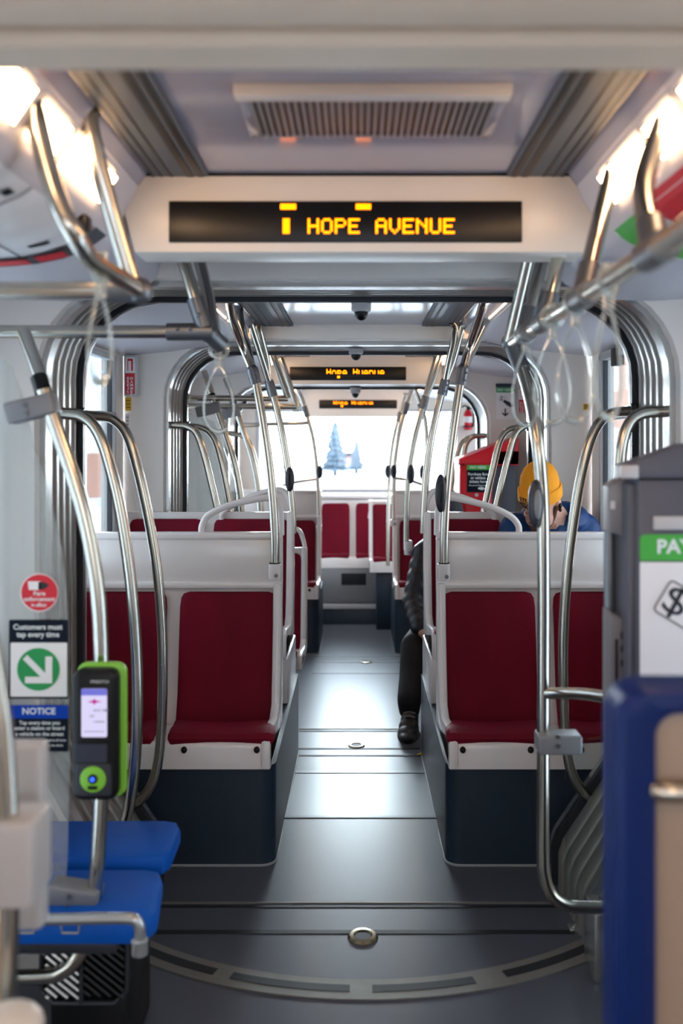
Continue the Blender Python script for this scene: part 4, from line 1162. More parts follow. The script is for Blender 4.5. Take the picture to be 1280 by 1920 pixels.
# nearest right: back of a blue seat
d = 1.18
t = thing('blue_seat', 'rear of the blurred blue-framed seat at the lower right edge, taupe shell', 'seat', at(1420, 1500, d) * 1.0)
t.location.z = 0; 
x0, x1 = at(1157, 0, d).x, at(1157, 0, d).x + .46
zt = at(0, 1292, d).z
m = MB()
outer = rrect(x0, x1, .42, zt, .045, 8); inner = rrect(x0 + .052, x1 - .052, .46, zt - .03, .03, 8)
inner = rrect(x0 + .05, x1 - .05, .46, zt - .032, .03, 8)
n = len(outer)
rows = [[(x, d, z) for x, z in inner], [(x, d - .006, z) for x, z in [((a[0] * .7 + b[0] * .3), (a[1] * .7 + b[1] * .3)) for a, b in zip(inner, outer)]], [(x, d - .002, z) for x, z in [((a[0] * .2 + b[0] * .8), (a[1] * .2 + b[1] * .8)) for a, b in zip(inner, outer)]], [(x, d + .012, z) for x, z in outer], [(x, d + .07, z) for x, z in outer], [(x, d + .08, z) for x, z in inner], [(x, d, z) for x, z in inner]]
m.grid(rows, close=True); make('blue_rim', m, BLUED, t)
m = MB(); m.prism(rrect(x0 + .045, x1 - .045, .455, zt - .028, .03, 8), d + .012, d + .03, 'xz', .003); make('rear_shell', m, TAN, t)
gz = at(0, 1482, d).z
m = MB(); m.tube([(x0 + .05, d + .002, gz), (x0 + .07, d - .006, gz), ((x0 + x1) / 2, d - .012, gz), (x1 - .07, d - .006, gz), (x1 - .05, d + .002, gz)], .013, 14, 4); make('grab_bar', m, STEEL, t)
m = MB(); m.box(x0 + .02, x1 - .02, d + .05, d + .12, .45, zt - .02, .02, 3); make('back_cushion', m, BLUEF, t)
m = MB(); m.box(x0 + .02, x1 - .02, d + .09, d + .3, .38, .46, .02, 3); make('seat_cushion', m, BLUEF, t)
m = MB(); m.box(x0 + .12, x1 - .1, d + .08, d + .28, .0, .385, .01); make('pedestal', m, MACHDK, t)

# grey pay machine
d = 1.82
bx0, bx1 = at(1196, 0, d).x, 1.02
zc = at(0, 895, d).z
t = thing('pay_machine', 'dark grey pay machine with green PAY header at the right edge', 'ticket machine', ((bx0 + bx1) / 2, d + .15, 0))
m = MB(); m.box(bx0, bx1, d, d + .15, .0, zc - .002, .006); m.box(bx0 - .012, bx0 + .01, d + .02, d + .14, .03, zc - .012, .006, 3); make('cabinet', m, MACH, t)
lf = at(1164, 0, d).x
m = MB(); hp = [(lf, at(0, 897, d).z), (lf, at(0, 874, d).z), (at(1186, 0, d).x, at(0, 866, d).z), (at(1280, 0, d).x, at(0, 832, d).z), (bx1, at(0, 815, d).z), (bx1, zc)]
m.prism(hp, d - .004, d + .06, 'xz', .004); make('sloped_lid', m, MACH, t)
m = MB(); p0, p1 = at(1164, 897, d), at(1196, 872, d); m.box(p0.x - .001, p1.x, d - .006, d + .01, p0.z, p1.z, .003); make('lid_corner', m, LTGREY, t, 'pale lid corner')
m = MB(); m.box(bx0, bx1, d - .002, d + .002, zc - .006, zc - .001); make('lid_gap', m, BLACK, t, smooth=False)
xe = at(1400, 0, d).x
m = MB(); p0, p1 = at(1224, 993, d), at(1400, 968, d); m.box(p0.x, p1.x, d - .006, d + .002, p0.z, p1.z, .002); make('label_plate', m, LTGREY, t)
poly = [(1199, 1051), (1199, 1010), (1202, 1004), (1208, 1002), (1400, 1002), (1400, 1051)]
m = MB(); decal(m, poly, d - .001, .002); pg = make('poster_header', m, GREEN, t)
m = MB(); T(m, 'PAY HERE', 1314, 1013, 26, 164, d - .0035, .03); make('lettering', m, TEXTW, pg, smooth=False)
m = MB(); decal(m, [(1199, 1268), (1199, 1054), (1400, 1054), (1400, 1268)], d - .001, .002); pw = make('poster_field', m, SWHITE, t)
# banknote outline and dollar sign, tilted
def rot(px, py, a=28, cx=1300, cy=1165):
    a = R(a); x, y = px - cx, py - cy
    return (cx + x * math.cos(a) - y * math.sin(a), cy + x * math.sin(a) + y * math.cos(a))
nb = [rot(a_, b__, 31, 1258, 1087) for a_, b__ in rrect(1258, 1408, 1087, 1153, 8)]
m = MB(); P = [at(a, b, d - .004) for a, b in nb]; m.tube(P + [P[0]], .0013, 6, 0); make('banknote_outline', m, TEXTK, pw)
m = MB(); c = rot(1287, 1119, 31, 1258, 1087); th = R(-28)
U = Vector((math.cos(th), 0, math.sin(th))); W = Vector((-math.sin(th), 0, math.cos(th)))
add_text(m, '$', at(c[0], c[1], d - .0038) , U, W, 54 * d / F, 42 * d / F, .0); make('dollar_sign', m, TEXTK, pw, smooth=False)
m = MB(); decal(m, [(1330, 1150), (1400, 1180), (1400, 1240), (1350, 1215), (1322, 1176)], d - .004, .001); make('hand_symbol', m, TEXTK, pw)
# coin and card units on the aisle side
m = MB(); hp = [at(a, b, d + .1) for a, b in ((1136, 995), (1136, 912), (1150, 900), (1172, 890), (1185, 890), (1185, 1003), (1158, 1003))]
m.prism([(p.x, p.z) for p in hp], d + .07, d + .13, 'xz', .003); ux = make('upper_reader_unit', m, MIDGREY, t)
m = MB(); p = at(1139, 945, d + .1); m.box(p.x - .002, p.x + .006, d + .066, d + .072, p.z - .008, p.z + .008); make('indicator', m, SWHITE, ux, smooth=False)
m = MB(); p = at(1147, 1060, d + .1); m.cyl((p.x, d + .12, at(0, 1150, d + .1).z), (p.x, d + .12, at(0, 990, d + .1).z), .012, 16); make('unit_tube', m, STEEL_DK, t)
m = MB(); hp = [at(a, b, d + .1) for a, b in ((1136, 1570), (1136, 1142), (1166, 1160), (1182, 1165), (1182, 1600))]
m.prism([(p.x, p.z) for p in hp], d + .07, d + .13, 'xz', .003); lx = make('lower_coin_unit', m, MIDGREY, t)
m = MB(); p0, p1 = at(1145, 1320, d + .1), at(1149, 1192, d + .1); m.box(p0.x, p1.x, d + .066, d + .072, p0.z, p1.z); make('coin_slot', m, BLACK, lx, smooth=False)
m = MB()
for y_ in (1185, 1210, 1236): p = at(1158, y_, d + .1); m.box(p.x - .003, p.x + .003, d + .066, d + .072, p.z - .007, p.z + .007)
make('slot_marks', m, BLACK, lx, smooth=False)

# red ticket machine far right
d = 5.72; fz = floor_z(5.8)
X = lambda px: at(px, 0, d).x
Z = lambda py: at(0, py, d).z
t = thing('ticket_machine', 'bright red ticket machine with sloped roof behind the yellow beanie', 'ticket machine', (X(900), d + .2, fz))
m = MB(); m.box(X(862), X(922), d, d + .31, fz, Z(872), .006); make('cabinet', m, REDM, t)
m = MB(); m.box(X(871), X(920), d - .006, d + .004, Z(1200), Z(870), .003); make('front_door', m, REDM, t)
m = MB(); m.prism([(X(860), Z(870)), (X(860), Z(861)), (X(884), Z(852)), (X(926), Z(835)), (X(972), Z(820)), (X(972), Z(872))], d - .012, d + .31, 'xz', .004); make('sloped_roof', m, REDM, t)
m = MB(); m.box(X(922), X(972), d - .012, d + .05, Z(873), Z(845), .004); make('roof_skirt', m, REDM, t)
m = MB(); m.box(X(923), X(970), d + .03, d + .31, fz, Z(873), .006); make('side_panel', m, MACH, t, 'grey recessed side panel')
m = MB(); decal(m, [(875, 923), (875, 872), (918, 872), (918, 923)], d - .007, .002); ps = make('poster', m, SNAVY, t)
m = MB(); decal(m, [(875, 881), (875, 872), (918, 872), (918, 881)], d - .0095, .002); make('poster_header', m, GREEN, ps)
m = MB(); T(m, 'PAY HERE', 896, 874, 5, 30, d - .012); T(m, 'Purchase fare', 896, 886.5, 5.2, 37, d - .012); T(m, 'or validate', 896, 893.5, 5.2, 28, d - .012); T(m, 'tickets here', 896, 900.5, 5.2, 33, d - .012); T(m, 'Proof of Payment', 896, 909, 2.5, 34, d - .012)
decal(m, [(896, 914), (904, 913), (910, 916), (904, 919), (896, 917)], d - .012, .001); make('lettering', m, TEXTW, ps, smooth=False)
m = MB(); p = at(893, 928, d - .006); m.cyl(p, p + Vector((0, -.008, 0)), .011, 14); make('lock', m, LTGREY, t)

# PAY HERE sign on the rear bellows wall
d = 6.045
t = thing('wall_sign', 'white PAY HERE sign with green header and down arrow above the red machine', 'sign', at(945, 786, d))
m = MB(); decal(m, [(930, 786), (930, 727), (965, 727), (965, 786)], d, .006); make('plate', m, SWHITE, t)
m = MB(); decal(m, [(930, 736), (930, 727), (965, 727), (965, 736)], d - .0065, .002); make('header', m, SGREEN, t)
m = MB(); decal(m, [(929, 726.5), (929, 719), (965, 719), (965, 726.5)], d, .006); make('upper_plate', m, MACHDK, t)
m = MB(); T(m, 'PAY HERE', 947, 729, 5, 29, d - .0095); make('lettering', m, TEXTW, t, smooth=False)
m = MB(); decal(m, [(944, 749), (951, 752), (958, 755), (962, 762), (957, 764), (950, 760), (943, 754)], d - .0065, .002); decal(m, [(945.7, 766), (948.3, 766), (948.3, 776), (953, 773), (953, 776), (947, 781), (941, 776), (941, 773), (945.7, 776)], d - .0065, .002); make('hand_and_arrow', m, TEXTK, t)
m = MB(); P = [at(a, b, d - .007) for a, b in [rot(a, b, 22, 942, 748) for a, b in ((936, 744), (948, 744), (948, 752), (936, 752))]]; m.tube(P + [P[0]], .0014, 6, 0); T(m, '$', 940, 744.5, 6, 4, d - .007); make('ticket_symbol', m, TEXTK, t)

# emergency hammer boxes
def hammer(label, px0, px1, py0, py1, d, dep=.06):
    a, b = at(px0, py1, d), at(px1, py0, d); w, h = b.x - a.x, b.z - a.z
    t = thing('hammer_box', label, 'emergency hammer box', ((a.x + b.x) / 2, d, a.z), 'red and white emergency hammer boxes')
    m = MB(); m.box(a.x, b.x, d - dep, d, a.z, b.z, .006); make('case', m, LTGREY, t)
    y = d - dep - .001
    m = MB(); m.box(a.x + w * .12, b.x - w * .12, y - .001, y + .003, a.z + h * .05, a.z + h * .95); make('label_face', m, SWHITE, t, smooth=False)
    m = MB(); m.box(a.x + w * .12, b.x - w * .12, y - .002, y + .002, a.z + h * .05, a.z + h * .56); rp_ = make('red_field', m, SRED, t, smooth=False)
    m = MB(); m.box(a.x + w * .30, a.x + w * .72, y - .002, y + .002, a.z + h * .86, a.z + h * .91); m.box(a.x + w * .6, a.x + w * .74, y - .002, y + .002, a.z + h * .62, a.z + h * .9); m.box(a.x + w * .3, a.x + w * .36, y - .002, y + .002, a.z + h * .62, a.z + h * .87); make('hammer_mark', m, SRED, t, smooth=False)
    m = MB(); hh = h * .07
    for i, c in enumerate('HAMMER'): add_text(m, c, Vector((a.x + w * .64, y - .0025, a.z + h * (.5 - i * .082) - hh)), UX, UZ, hh, w * .2, .02)
    for i, c in enumerate('BREAK'): add_text(m, c, Vector((a.x + w * .36, y - .0025, a.z + h * (.5 - i * .082) - hh)), UX, UZ, hh, w * .2, .02)
    make('lettering', m, TEXTW, rp_, smooth=False)
hammer('red and white emergency hammer box on the left wall above the front seats', 238, 261, 668, 744, 4.449)
hammer('smaller hammer sign tucked right under the left ceiling cove', 240, 262, 636, 655, 4.449, .03)
hammer('far red and white hammer box right of the PAY HERE sign', 968, 981, 730, 776, 6.049)
def tag(label, px0, px1, py0, py1, d, mm=YEL, lines=True):
    t = thing('wall_label', label, 'label', at((px0 + px1) / 2, py1, d), 'small wall labels')
    m = MB(); decal(m, [(px0, py1), (px0, py0), (px1, py0), (px1, py1)], d, .003); make('plate', m, mm, t)
    m = MB()
    for u in (.25, .5, .75):
        y_ = py0 + (py1 - py0) * u; decal(m, [(px0 + 2, y_ + .7), (px0 + 2, y_ - .7), (px1 - 2, y_ - .7), (px1 - 2, y_ + .7)], d - .0032, .0008)
    make('print', m, TEXTK, t, smooth=False)
tag('yellow label just below the left hammer box', 235, 246, 745, 770, 4.448)
tag('pale printed label beneath the yellow one, left wall', 235, 243, 776, 802, 4.448, SWHITE)
tag('yellow label on the wall right of the yellow beanie', 1093, 1104, 757, 769, 4.448)
tag('thin yellow label on the left bellows window frame', 152, 160, 717, 760, 3.118)
# door closer bracket by the right window
m = MB(); p = at(1156, 665, 4.0); m.box(p.x - .02, p.x + .02, 3.95, 4.03, p.z - .05, p.z + .03, .006); m.cyl(p + Vector((.0, 0, .02)), p + Vector((.03, 0, .06)), .012, 12)
solo('window_latch', m, BLACK, 'black latch block on the upper right window', 'latch')

# fire extinguisher
d = 7.5; c = at(877, 806, d)
t = thing('fire_extinguisher', 'small red fire extinguisher on the far cabinet right of the aisle', 'fire extinguisher', c)
m = MB(); m.lathe([(.032, 0), (.036, .01), (.036, .13), (.026, .155), (.012, .17)], c, 20); make('cylinder', m, REDM, t)
m = MB(); m.lathe([(.0365, .06), (.0365, .11)], c, 20); make('label_band', m, SWHITE, t)
m = MB(); m.box(c.x - .012, c.x + .012, c.y - .014, c.y + .014, c.z + .165, c.z + .195, .003); m.tube([c + Vector((0, 0, .19)), c + Vector((-.03, 0, .2)), c + Vector((-.05, 0, .185))], .006, 8, 3); make('valve', m, BLACK, t)
m = MB(); m.tube([c + Vector((.01, 0, .18)), c + Vector((.04, -.01, .16)), c + Vector((.045, -.01, .08)), c + Vector((.04, -.01, .03))], .008, 10, 4); make('hose', m, BLACK, t)
m = MB(); m.box(c.x - .04, c.x + .04, c.y - .039, c.y + .06, c.z + .02, c.z + .032, .002); make('bracket', m, DKGREY, t)

# ================================================================== OUTSIDE
m = MB(); m.box(-60, 60, -30, 90, -.95, -.85); struct('ground_outside', m, ROADM, smooth=False)
def pine(label, x, y, h, r):
    t = thing('pine_tree', label, 'tree', (x, y, -.85), 'pines beyond the rear window')
    m = MB(); m.cyl((x, y, -.85), (x, y, -.85 + h * .9), .14, 10, .03); make('trunk', m, TRUNK, t)
    m = MB(); rnd = random.Random(int(x * 10) + 3)
    L = 9
    for k in range(L):
        z0 = -.85 + h * (.10 + .86 * k / L); rr = r * (1 - k / L) ** .8 + .12; n = 22
        top_ = (x, y, z0 + h * .2)
        ring = [(x + rr * (1 + rnd.uniform(-.25, .2) * (1 if j % 2 else .4)) * math.cos(2 * math.pi * j / n), y + rr * (1 + rnd.uniform(-.25, .2)) * math.sin(2 * math.pi * j / n), z0 + rnd.uniform(-.15, .12) * h / 8) for j in range(n)]
        tv = m.bm.verts.new(top_); rv = [m.bm.verts.new(q) for q in ring]; bv = m.bm.verts.new((x, y, z0 + .05))
        for j in range(n):
            m.bm.faces.new((tv, rv[j], rv[(j + 1) % n])); m.bm.faces.new((bv, rv[(j + 1) % n], rv[j]))
    make('foliage', m, PINE, t, smooth=False)
pine('tall blue-green pine seen through the middle of the rear window', at(628, 0, 60).x, 60, 3.6, 1.0)
pine('short blue-green pine right of the tall one outside the rear window', at(668, 0, 64).x, 64, 2.3, .6)
# red car down the street
cx_, cy_ = at(657, 0, 80).x, 80
t = thing('car', 'red car on the snowy street outside the rear window', 'car', (cx_, cy_, -.85))
m = MB(); m.prism([(-.8, -.55), (.8, -.55), (.86, -.2), (.8, .0), (-.8, .0), (-.86, -.2)], cy_ - 1.9, cy_ + 1.9, 'xz', .06); m.prism([(-.74, 0), (.74, 0), (.6, .46), (-.6, .46)], cy_ - 1.2, cy_ + 1.4, 'xz', .06)
m.xf(Matrix.Translation((cx_, 0, 0))); make('car_body', m, CARRED, t)
m = MB(); m.prism([(-.62, .06), (.62, .06), (.53, .4), (-.53, .4)], cy_ - 1.22, cy_ - 1.19); m.xf(Matrix.Translation((cx_, 0, 0))); make('windscreen', m, BLACK, t)
for sx in (-.72, .72):
    for dy in (-1.2, 1.2):
        m = MB(); m.cyl((cx_ + sx - .1, cy_ + dy, -.55), (cx_ + sx + .1, cy_ + dy, -.55), .3, 20); make('wheel', m, BLACK, t)
# facades across the street on both sides
def facade(label, x, y0, y1, h, mm, s):
    t = thing('building', label, 'building', (x, (y0 + y1) / 2, -.85), 'buildings across the street')
    m = MB(); lo, hi = sorted((x, x + s * 5)); m.box(lo, hi, y0, y1, -.85, h); make('wall', m, mm, t, smooth=False)
    n = int((y1 - y0) / 2.2)
    for k in range(n):
        for z in (.4, 3.2):
            if z + 1.6 > h: continue
            y = y0 + 1 + k * 2.2
            w = MB(); w.box(*sorted((x - s * .03, x + s * .02)), y, y + 1.2, z, z + 1.5); wf = make('window', w, SWHITE, t, smooth=False)
            w = MB(); w.box(*sorted((x - s * .035, x + s * .0)), y + .08, y + 1.12, z + .08, z + 1.42); make('pane', w, MACHDK, wf, smooth=False)
facade('terracotta building across the street through the right windows', 9, 6, 40, 6.5, FACER, 1)
facade('pale blue building across the street through the left windows', -9, 4, 40, 5.5, FACEL, -1)
m = MB(); m.box(-4.2, -4.0, 14.0, 15.0, .6, 1.3, .03); m.cyl((-4.1, 14.8, -.85), (-4.1, 14.8, .55), .06, 12)
solo('street_sign', m, FACER, 'red street sign board outside the left window', 'sign')
# ================================================================== PEOPLE
def head_geo(M, s=1.0):
    """head facing -y, centred on the skull; M places it"""
    h = MB()
    b = lambda c, r: h.ball(tuple(q * s for q in c), tuple(q * s for q in r), 20, 14)
    b((0, .012, .03), (.076, .094, .092))          # skull
    b((0, -.022, -.035), (.060, .068, .082))       # face
    b((0, -.045, -.092), (.034, .036, .030))       # chin
    for sx in (-1, 1):
        b((sx * .034, -.03, -.065), (.030, .05, .04))   # jaw
        b((sx * .034, -.066, -.028), (.024, .022, .020))  # cheek
        b((sx * .030, -.080, .018), (.024, .016, .010))   # brow
        b((sx * .078, .014, -.012), (.010, .020, .033))   # ear
        b((sx * .078, .008, -.034), (.009, .012, .014))   # lobe
        b((sx * .012, -.094, -.032), (.010, .012, .008))  # nostril wing
    h.tube([(0, -.082 * s, .018 * s), (0, -.094 * s, -.008 * s), (0, -.108 * s, -.030 * s)], .009 * s, 10, 3, True, .013 * s)
    b((0, -.104, -.030), (.012, .013, .011))
    b((0, -.082, -.060), (.024, .012, .0075)); b((0, -.079, -.073), (.020, .012, .008))  # lips
    h.tube([(0, .02 * s, -.06 * s), (0, .035 * s, -.16 * s)], .050 * s, 14, 0)
    h.xf(M); return h

def hand_geo(wrist, direc, palm_n, s=1.0, curl=.6, side=1):
    """five separate bent fingers on a palm"""
    h = MB(); d = Vector(direc).normalized(); n = Vector(palm_n); n = (n - d * n.dot(d)).normalized(); x = d.cross(n) * side
    w = Vector(wrist)
    def P(a, b, c): return w + d * a * s + x * b * s + n * c * s
    h.chain([P(0, 0, 0), P(.04, .008, 0), P(.085, .012, 0)], [.024 * s, .026 * s, .020 * s]); h.chain([P(0, 0, 0), P(.04, -.012, 0), P(.085, -.018, 0)], [.022 * s, .024 * s, .018 * s])
    for k, (off, ln) in enumerate(((.030, .07), (.010, .08), (-.010, .074), (-.029, .056))):
        p = P(.088, off, 0); pp = [p]; a = 0
        for seg, rr in zip((.45, .32, .23), (1, 1, 1)):
            a += curl * (.9 if seg > .4 else 1.0)
            p = p + (d * math.cos(a) + n * math.sin(a)) * ln * seg * s; pp.append(p)
        h.chain(pp, [.0095 * s, .0088 * s, .008 * s, .007 * s], 10)
    h.chain([P(.02, .026, 0), P(.05, .050, .014), P(.075, .056, .030), P(.092, .052, .046)], [.012 * s, .0115 * s, .010 * s, .008 * s], 10)
    return h

def beanie_geo(M, cuff=.052, pull=0.0):
    m = MB(); rows = []; n = 36
    prof = [(1.0, 0), (1.0, cuff * .5), (1.0, cuff), (.985, cuff), (.97, cuff + .03), (.90, cuff + .062), (.74, cuff + .092), (.5, cuff + .112), (.22, cuff + .121), (.02, cuff + .123)]
    for r_, z in prof:
        k = 1 if z <= cuff and r_ > .99 else .965
        rows.append([(.092 * r_ * k * math.cos(2 * math.pi * j / n), .110 * r_ * k * math.sin(2 * math.pi * j / n) + .01, z) for j in range(n)])
    m.grid(rows, close=True); m.bm.faces.new([m.bm.verts[len(m.bm.verts) - n + j] if False else v for j, v in enumerate([])]) if False else None
    m.xf(M); return m
def cuff_geo(M, cuff):
    m = MB(); n = 36; rows = []
    for r_, z in ((.93, .002), (.99, 0), (1.05, .006), (1.065, cuff * .5), (1.05, cuff - .006), (1.0, cuff), (.93, cuff - .004)):
        rows.append([(.092 * r_ * math.cos(2 * math.pi * j / n), .110 * r_ * math.sin(2 * math.pi * j / n) + .01, z) for j in range(n)])
    m.grid(rows, close=True); m.xf(M); return m

# ---- person in the mustard beanie
HC = at(1013, 940, 4.12)
MH = Matrix.Translation(HC) @ Euler((R(-26), R(6), R(-22)), 'XYZ').to_matrix().to_4x4()
# positive pitch brings the face down towards the lap
MH = Matrix.Translation(HC) @ Matrix.Rotation(R(-34), 4, 'Z') @ Matrix.Rotation(R(30), 4, 'X') @ Matrix.Rotation(R(4), 4, 'Y')
sx0 = at(1038, 0, 4.25).x
sh_z = 1.105
seat_z = .615
p1 = thing('person', 'person in a mustard beanie and blue jacket looking down, seated right of the aisle', 'person', (sx0, 4.2, seat_z))
neck = Vector((sx0 - .01, 4.22, 1.14))
SL, SR_ = Vector((sx0 - .175, 4.24, sh_z - .03)), Vector((sx0 + .135, 4.26, sh_z - .03))
EL, ER = Vector((sx0 - .21, 4.10, .86)), Vector((sx0 + .13, 4.12, .86))
WL, WR = Vector((sx0 - .09, 3.86, .80)), Vector((sx0 + .10, 3.87, .80))
HL, HR = Vector((sx0 - .09, 4.26, seat_z + .075)), Vector((sx0 + .09, 4.26, seat_z + .075))
KL, KR = Vector((sx0 - .11, 3.885, seat_z + .065)), Vector((sx0 + .12, 3.885, seat_z + .065))
AL, AR = Vector((sx0 - .11, 3.84, .33)), Vector((sx0 + .12, 3.84, .33))
b = head_geo(MH, 1.02)
b.chain([HC + Vector((0, .04, -.06)), neck, Vector((sx0, 4.27, 1.0)), Vector((sx0, 4.28, .78)), Vector((sx0, 4.27, seat_z + .1))], [.055, .07, .12, .12, .12])
for s_, e_, w_ in ((SL, EL, WL), (SR_, ER, WR)): b.chain([Vector((sx0, 4.25, 1.05)), s_, e_, w_], [.09, .062, .046, .028])
for h_, k_, a_ in ((HL, KL, AL), (HR, KR, AR)): b.chain([h_, k_, a_], [.085, .062, .042]); 
b._merge(hand_geo(WL, (.25, -1, .05), (.2, .1, 1), 1, .5, -1).bm); b._merge(hand_geo(WR, (-.25, -1, .05), (-.2, .1, 1), 1, .5, 1).bm)
make('body', remeshed(b, .0048, 3), SKIN, p1, ang=180)
j = MB()
j.chain([Vector((sx0, 4.25, 1.08)), Vector((sx0, 4.275, .98)), Vector((sx0, 4.28, .85)), Vector((sx0, 4.27, seat_z + .16))], [.10, .155, .16, .15])
for s_, e_, w_ in ((SL, EL, WL), (SR_, ER, WR)):
    P = [Vector((sx0, 4.26, 1.04))] + [s_.lerp(e_, u) for u in (0, .25, .5, .75)] + [e_.lerp(w_, u) for u in (0, .3, .6, .92)]
    j.chain(P, [.11, .088, .078, .082, .072, .074, .062, .064, .046], 14)
# hood rolled round the neck
hood = [Vector((sx0 + .10 * math.sin(a) * 1.15, 4.235 - .10 * math.cos(a), 1.125 + .045 * (.5 - .5 * math.cos(a)))) for a in [R(q) for q in range(30, 331, 20)]]
j.tube(hood, .042, 12, 2); j.ball(Vector((sx0 + .06, 4.32, 1.15)), (.095, .06, .06)); 
make('jacket', remeshed(j, .008, 3), JKBLUE, p1, ang=180)
j = MB()
for h_, k_, a_ in ((HL, KL, AL), (HR, KR, AR)): j.chain([h_ + Vector((0, .03, .01)), k_, a_.lerp(k_, .05)], [.10, .078, .06])
j.ball((sx0, 4.27, seat_z + .09), (.16, .12, .09)); make('trousers', remeshed(j, .009, 3), TROUS, p1, ang=180)
def shoe(c, fwd=(0, -1, 0), parent=None, sz=1.0):
    c = Vector(c); f = Vector(fwd).normalized(); sd = f.cross(Vector((0, 0, 1)))
    up = MB()
    for u, w, h, z in ((-.06, .036, .045, .05), (-.03, .038, .05, .055), (.02, .040, .045, .048), (.07, .044, .036, .04), (.12, .044, .028, .032), (.16, .036, .02, .026)):
        up.ball(c + (f * u + Vector((0, 0, z))) * sz, (w * sz, .05 * sz, h * sz), 14, 10)
    up.tube([c + Vector((0, .03, .04)), c + Vector((0, .035, .12))], .042, 14, 0)
    o = make('shoe', remeshed(up, .006, 3), SHOE, parent, ang=180)
    s = MB(); q = []
    for k in range(28):
        a = 2 * math.pi * k / 28; L_ = .135 if math.cos(a) > 0 else .095
        p = c + f * (.045 + L_ * math.cos(a)) * sz + sd * sz * (.046 * math.sin(a) * (1.08 if math.cos(a) > 0 else .9)); q.append((p.x, p.y))
    s.prism(q, c.z + .001, c.z + .024, 'xy', .004); make('sole', s, SHOESOLE, o)
    l = MB()
    for u in (.03, .055, .08):
        p = c + (f * u + Vector((0, 0, .100 - u * .42))) * sz; l.tube([p - sd * .026 * sz, p + Vector((0, 0, .006)), p + sd * .026 * sz], .0028, 8, 3)
    make('laces', l, MIDGREY, o)
    return o
for a_ in (AL, AR): shoe((a_.x, a_.y + .0, .01), (0, -1, 0), p1)
for o in p1.children:
    pass
# shins run to the shoes behind the front seats
j = MB()
for k_, a_ in ((KL, AL), (KR, AR)): j.chain([k_, a_, Vector((a_.x, a_.y + .03, .1))], [.072, .058, .05])
make('trouser_legs', remeshed(j, .009, 3), TROUS, p1, ang=180)
MBN = MH @ Matrix.Translation((0, -.004, .018)) @ Matrix.Rotation(R(-10), 4, 'X')
bn = make('beanie', beanie_geo(MBN, .05), BEANIEY, p1, ang=180)
make('turned_cuff', cuff_geo(MBN, .058), BEANIEY, bn, ang=60)
m = MB()
def cuff_text(s, z, ht, wd, a0):
    V, FC = text_geo(s, .035); xs = [v.x for v in V]; w0 = max(xs) - min(xs); mid = (max(xs) + min(xs)) / 2; vv = []
    for v in V:
        a = a0 + (v.x - mid) / w0 * wd
        vv.append(m.bm.verts.new(MBN @ Vector((.0995 * math.sin(a), -.1185 * math.cos(a) + .01, z + v.y / .72 * ht))))
    for f in FC:
        try: m.bm.faces.new([vv[i] for i in f])
        except ValueError: pass
cuff_text('STUB', .031, .017, .85, -.24); cuff_text('MEA', .009, .017, .66, -.34)
make('lettering', m, TEXTK, bn, smooth=False)
bd = MB()
for s_ in (-1, 1):
    bd.tube([(s_ * .070, .0, -.02), (s_ * .064, -.022, -.06), (s_ * .045, -.052, -.096), (s_ * .018, -.078, -.112), (0, -.082, -.114)], .009, 10, 4)
bd.ball((0, -.074, -.102), (.036, .018, .022)); bd.tube([(-.026, -.088, -.062), (-.012, -.097, -.052), (0, -.099, -.050), (.012, -.097, -.052), (.026, -.088, -.062)], .0045, 8, 3)
bd.xf(MH); make('beard', bd, HAIR, p1, ang=60)
eb = MB()
for s_ in (-1, 1): eb.tube([(s_ * .012, -.096, .020), (s_ * .03, -.096, .026), (s_ * .05, -.084, .020)], .0045, 8, 3)
eb.xf(MH); make('eyebrows', eb, HAIR, p1)
ey = MB()
for s_ in (-1, 1): ey.ball((s_ * .030, -.083, -.004), (.014, .008, .0075), 14, 10); 
ey.xf(MH); make('eyelids', ey, SKIN2, p1)
lk = MB()
for s_ in (-1, 1): lk.tube([(s_ * .018, -.091, -.007), (s_ * .030, -.0935, -.010), (s_ * .043, -.088, -.007)], .0018, 6, 3)
lk.xf(MH); make('eyelashes', lk, HAIR, p1)
ebd = MB(); ebd.ball((.088, .006, -.016), (.010, .012, .012)); ebd.ball((.089, .0, -.034), (.007, .008, .012)); ebd.xf(MH); make('earbud', ebd, BLACK, p1)

# ---- person in the black puffer jacket, leaning forward
fz = floor_z(5.0)
HC2 = at(842, 985, 5.62)
MH2 = Matrix.Translation(HC2) @ Matrix.Rotation(R(-6), 4, 'Z') @ Matrix.Rotation(R(24), 4, 'X')
hx = at(842, 0, 5.75).x
p2 = thing('person', 'person in a grey beanie and black puffer jacket, one leg out in the aisle', 'person', (hx, 5.7, .26))
sL = at(796, 1040, 5.52); eL = at(775, 1130, 5.36); wL = at(790, 1185, 5.14)
sR = Vector((hx + .2, 5.6, sL.z - .01)); eR = Vector((hx + .24, 5.42, .58)); wR = Vector((hx + .06, 5.15, .48))
hipL, hipR = Vector((hx - .09, 5.72, .355)), Vector((hx + .09, 5.72, .355))
kL = at(776, 1212, 5.15); kR = Vector((hx + .14, 5.25, .43))
foot = Vector(((768 - CX) / F * 4.80, 4.80, floor_z(4.8)))
aL = foot + Vector((.0, .045, .10)); aR = Vector((hx + .14, 5.18, floor_z(5.2) + .10))
b = head_geo(MH2)
b.chain([HC2 + Vector((0, .04, -.08)), Vector((hx, 5.66, .95)), Vector((hx, 5.72, .80)), Vector((hx, 5.75, .6)), Vector((hx, 5.73, .40))], [.052, .07, .12, .12, .12])
for s_, e_, w_ in ((sL, eL, wL), (sR, eR, wR)): b.chain([Vector((hx, 5.68, .9)), s_, e_, w_], [.08, .058, .044, .028])
for h_, k_, a_ in ((hipL, kL, aL), (hipR, kR, aR)): b.chain([h_, k_, a_], [.08, .06, .04])
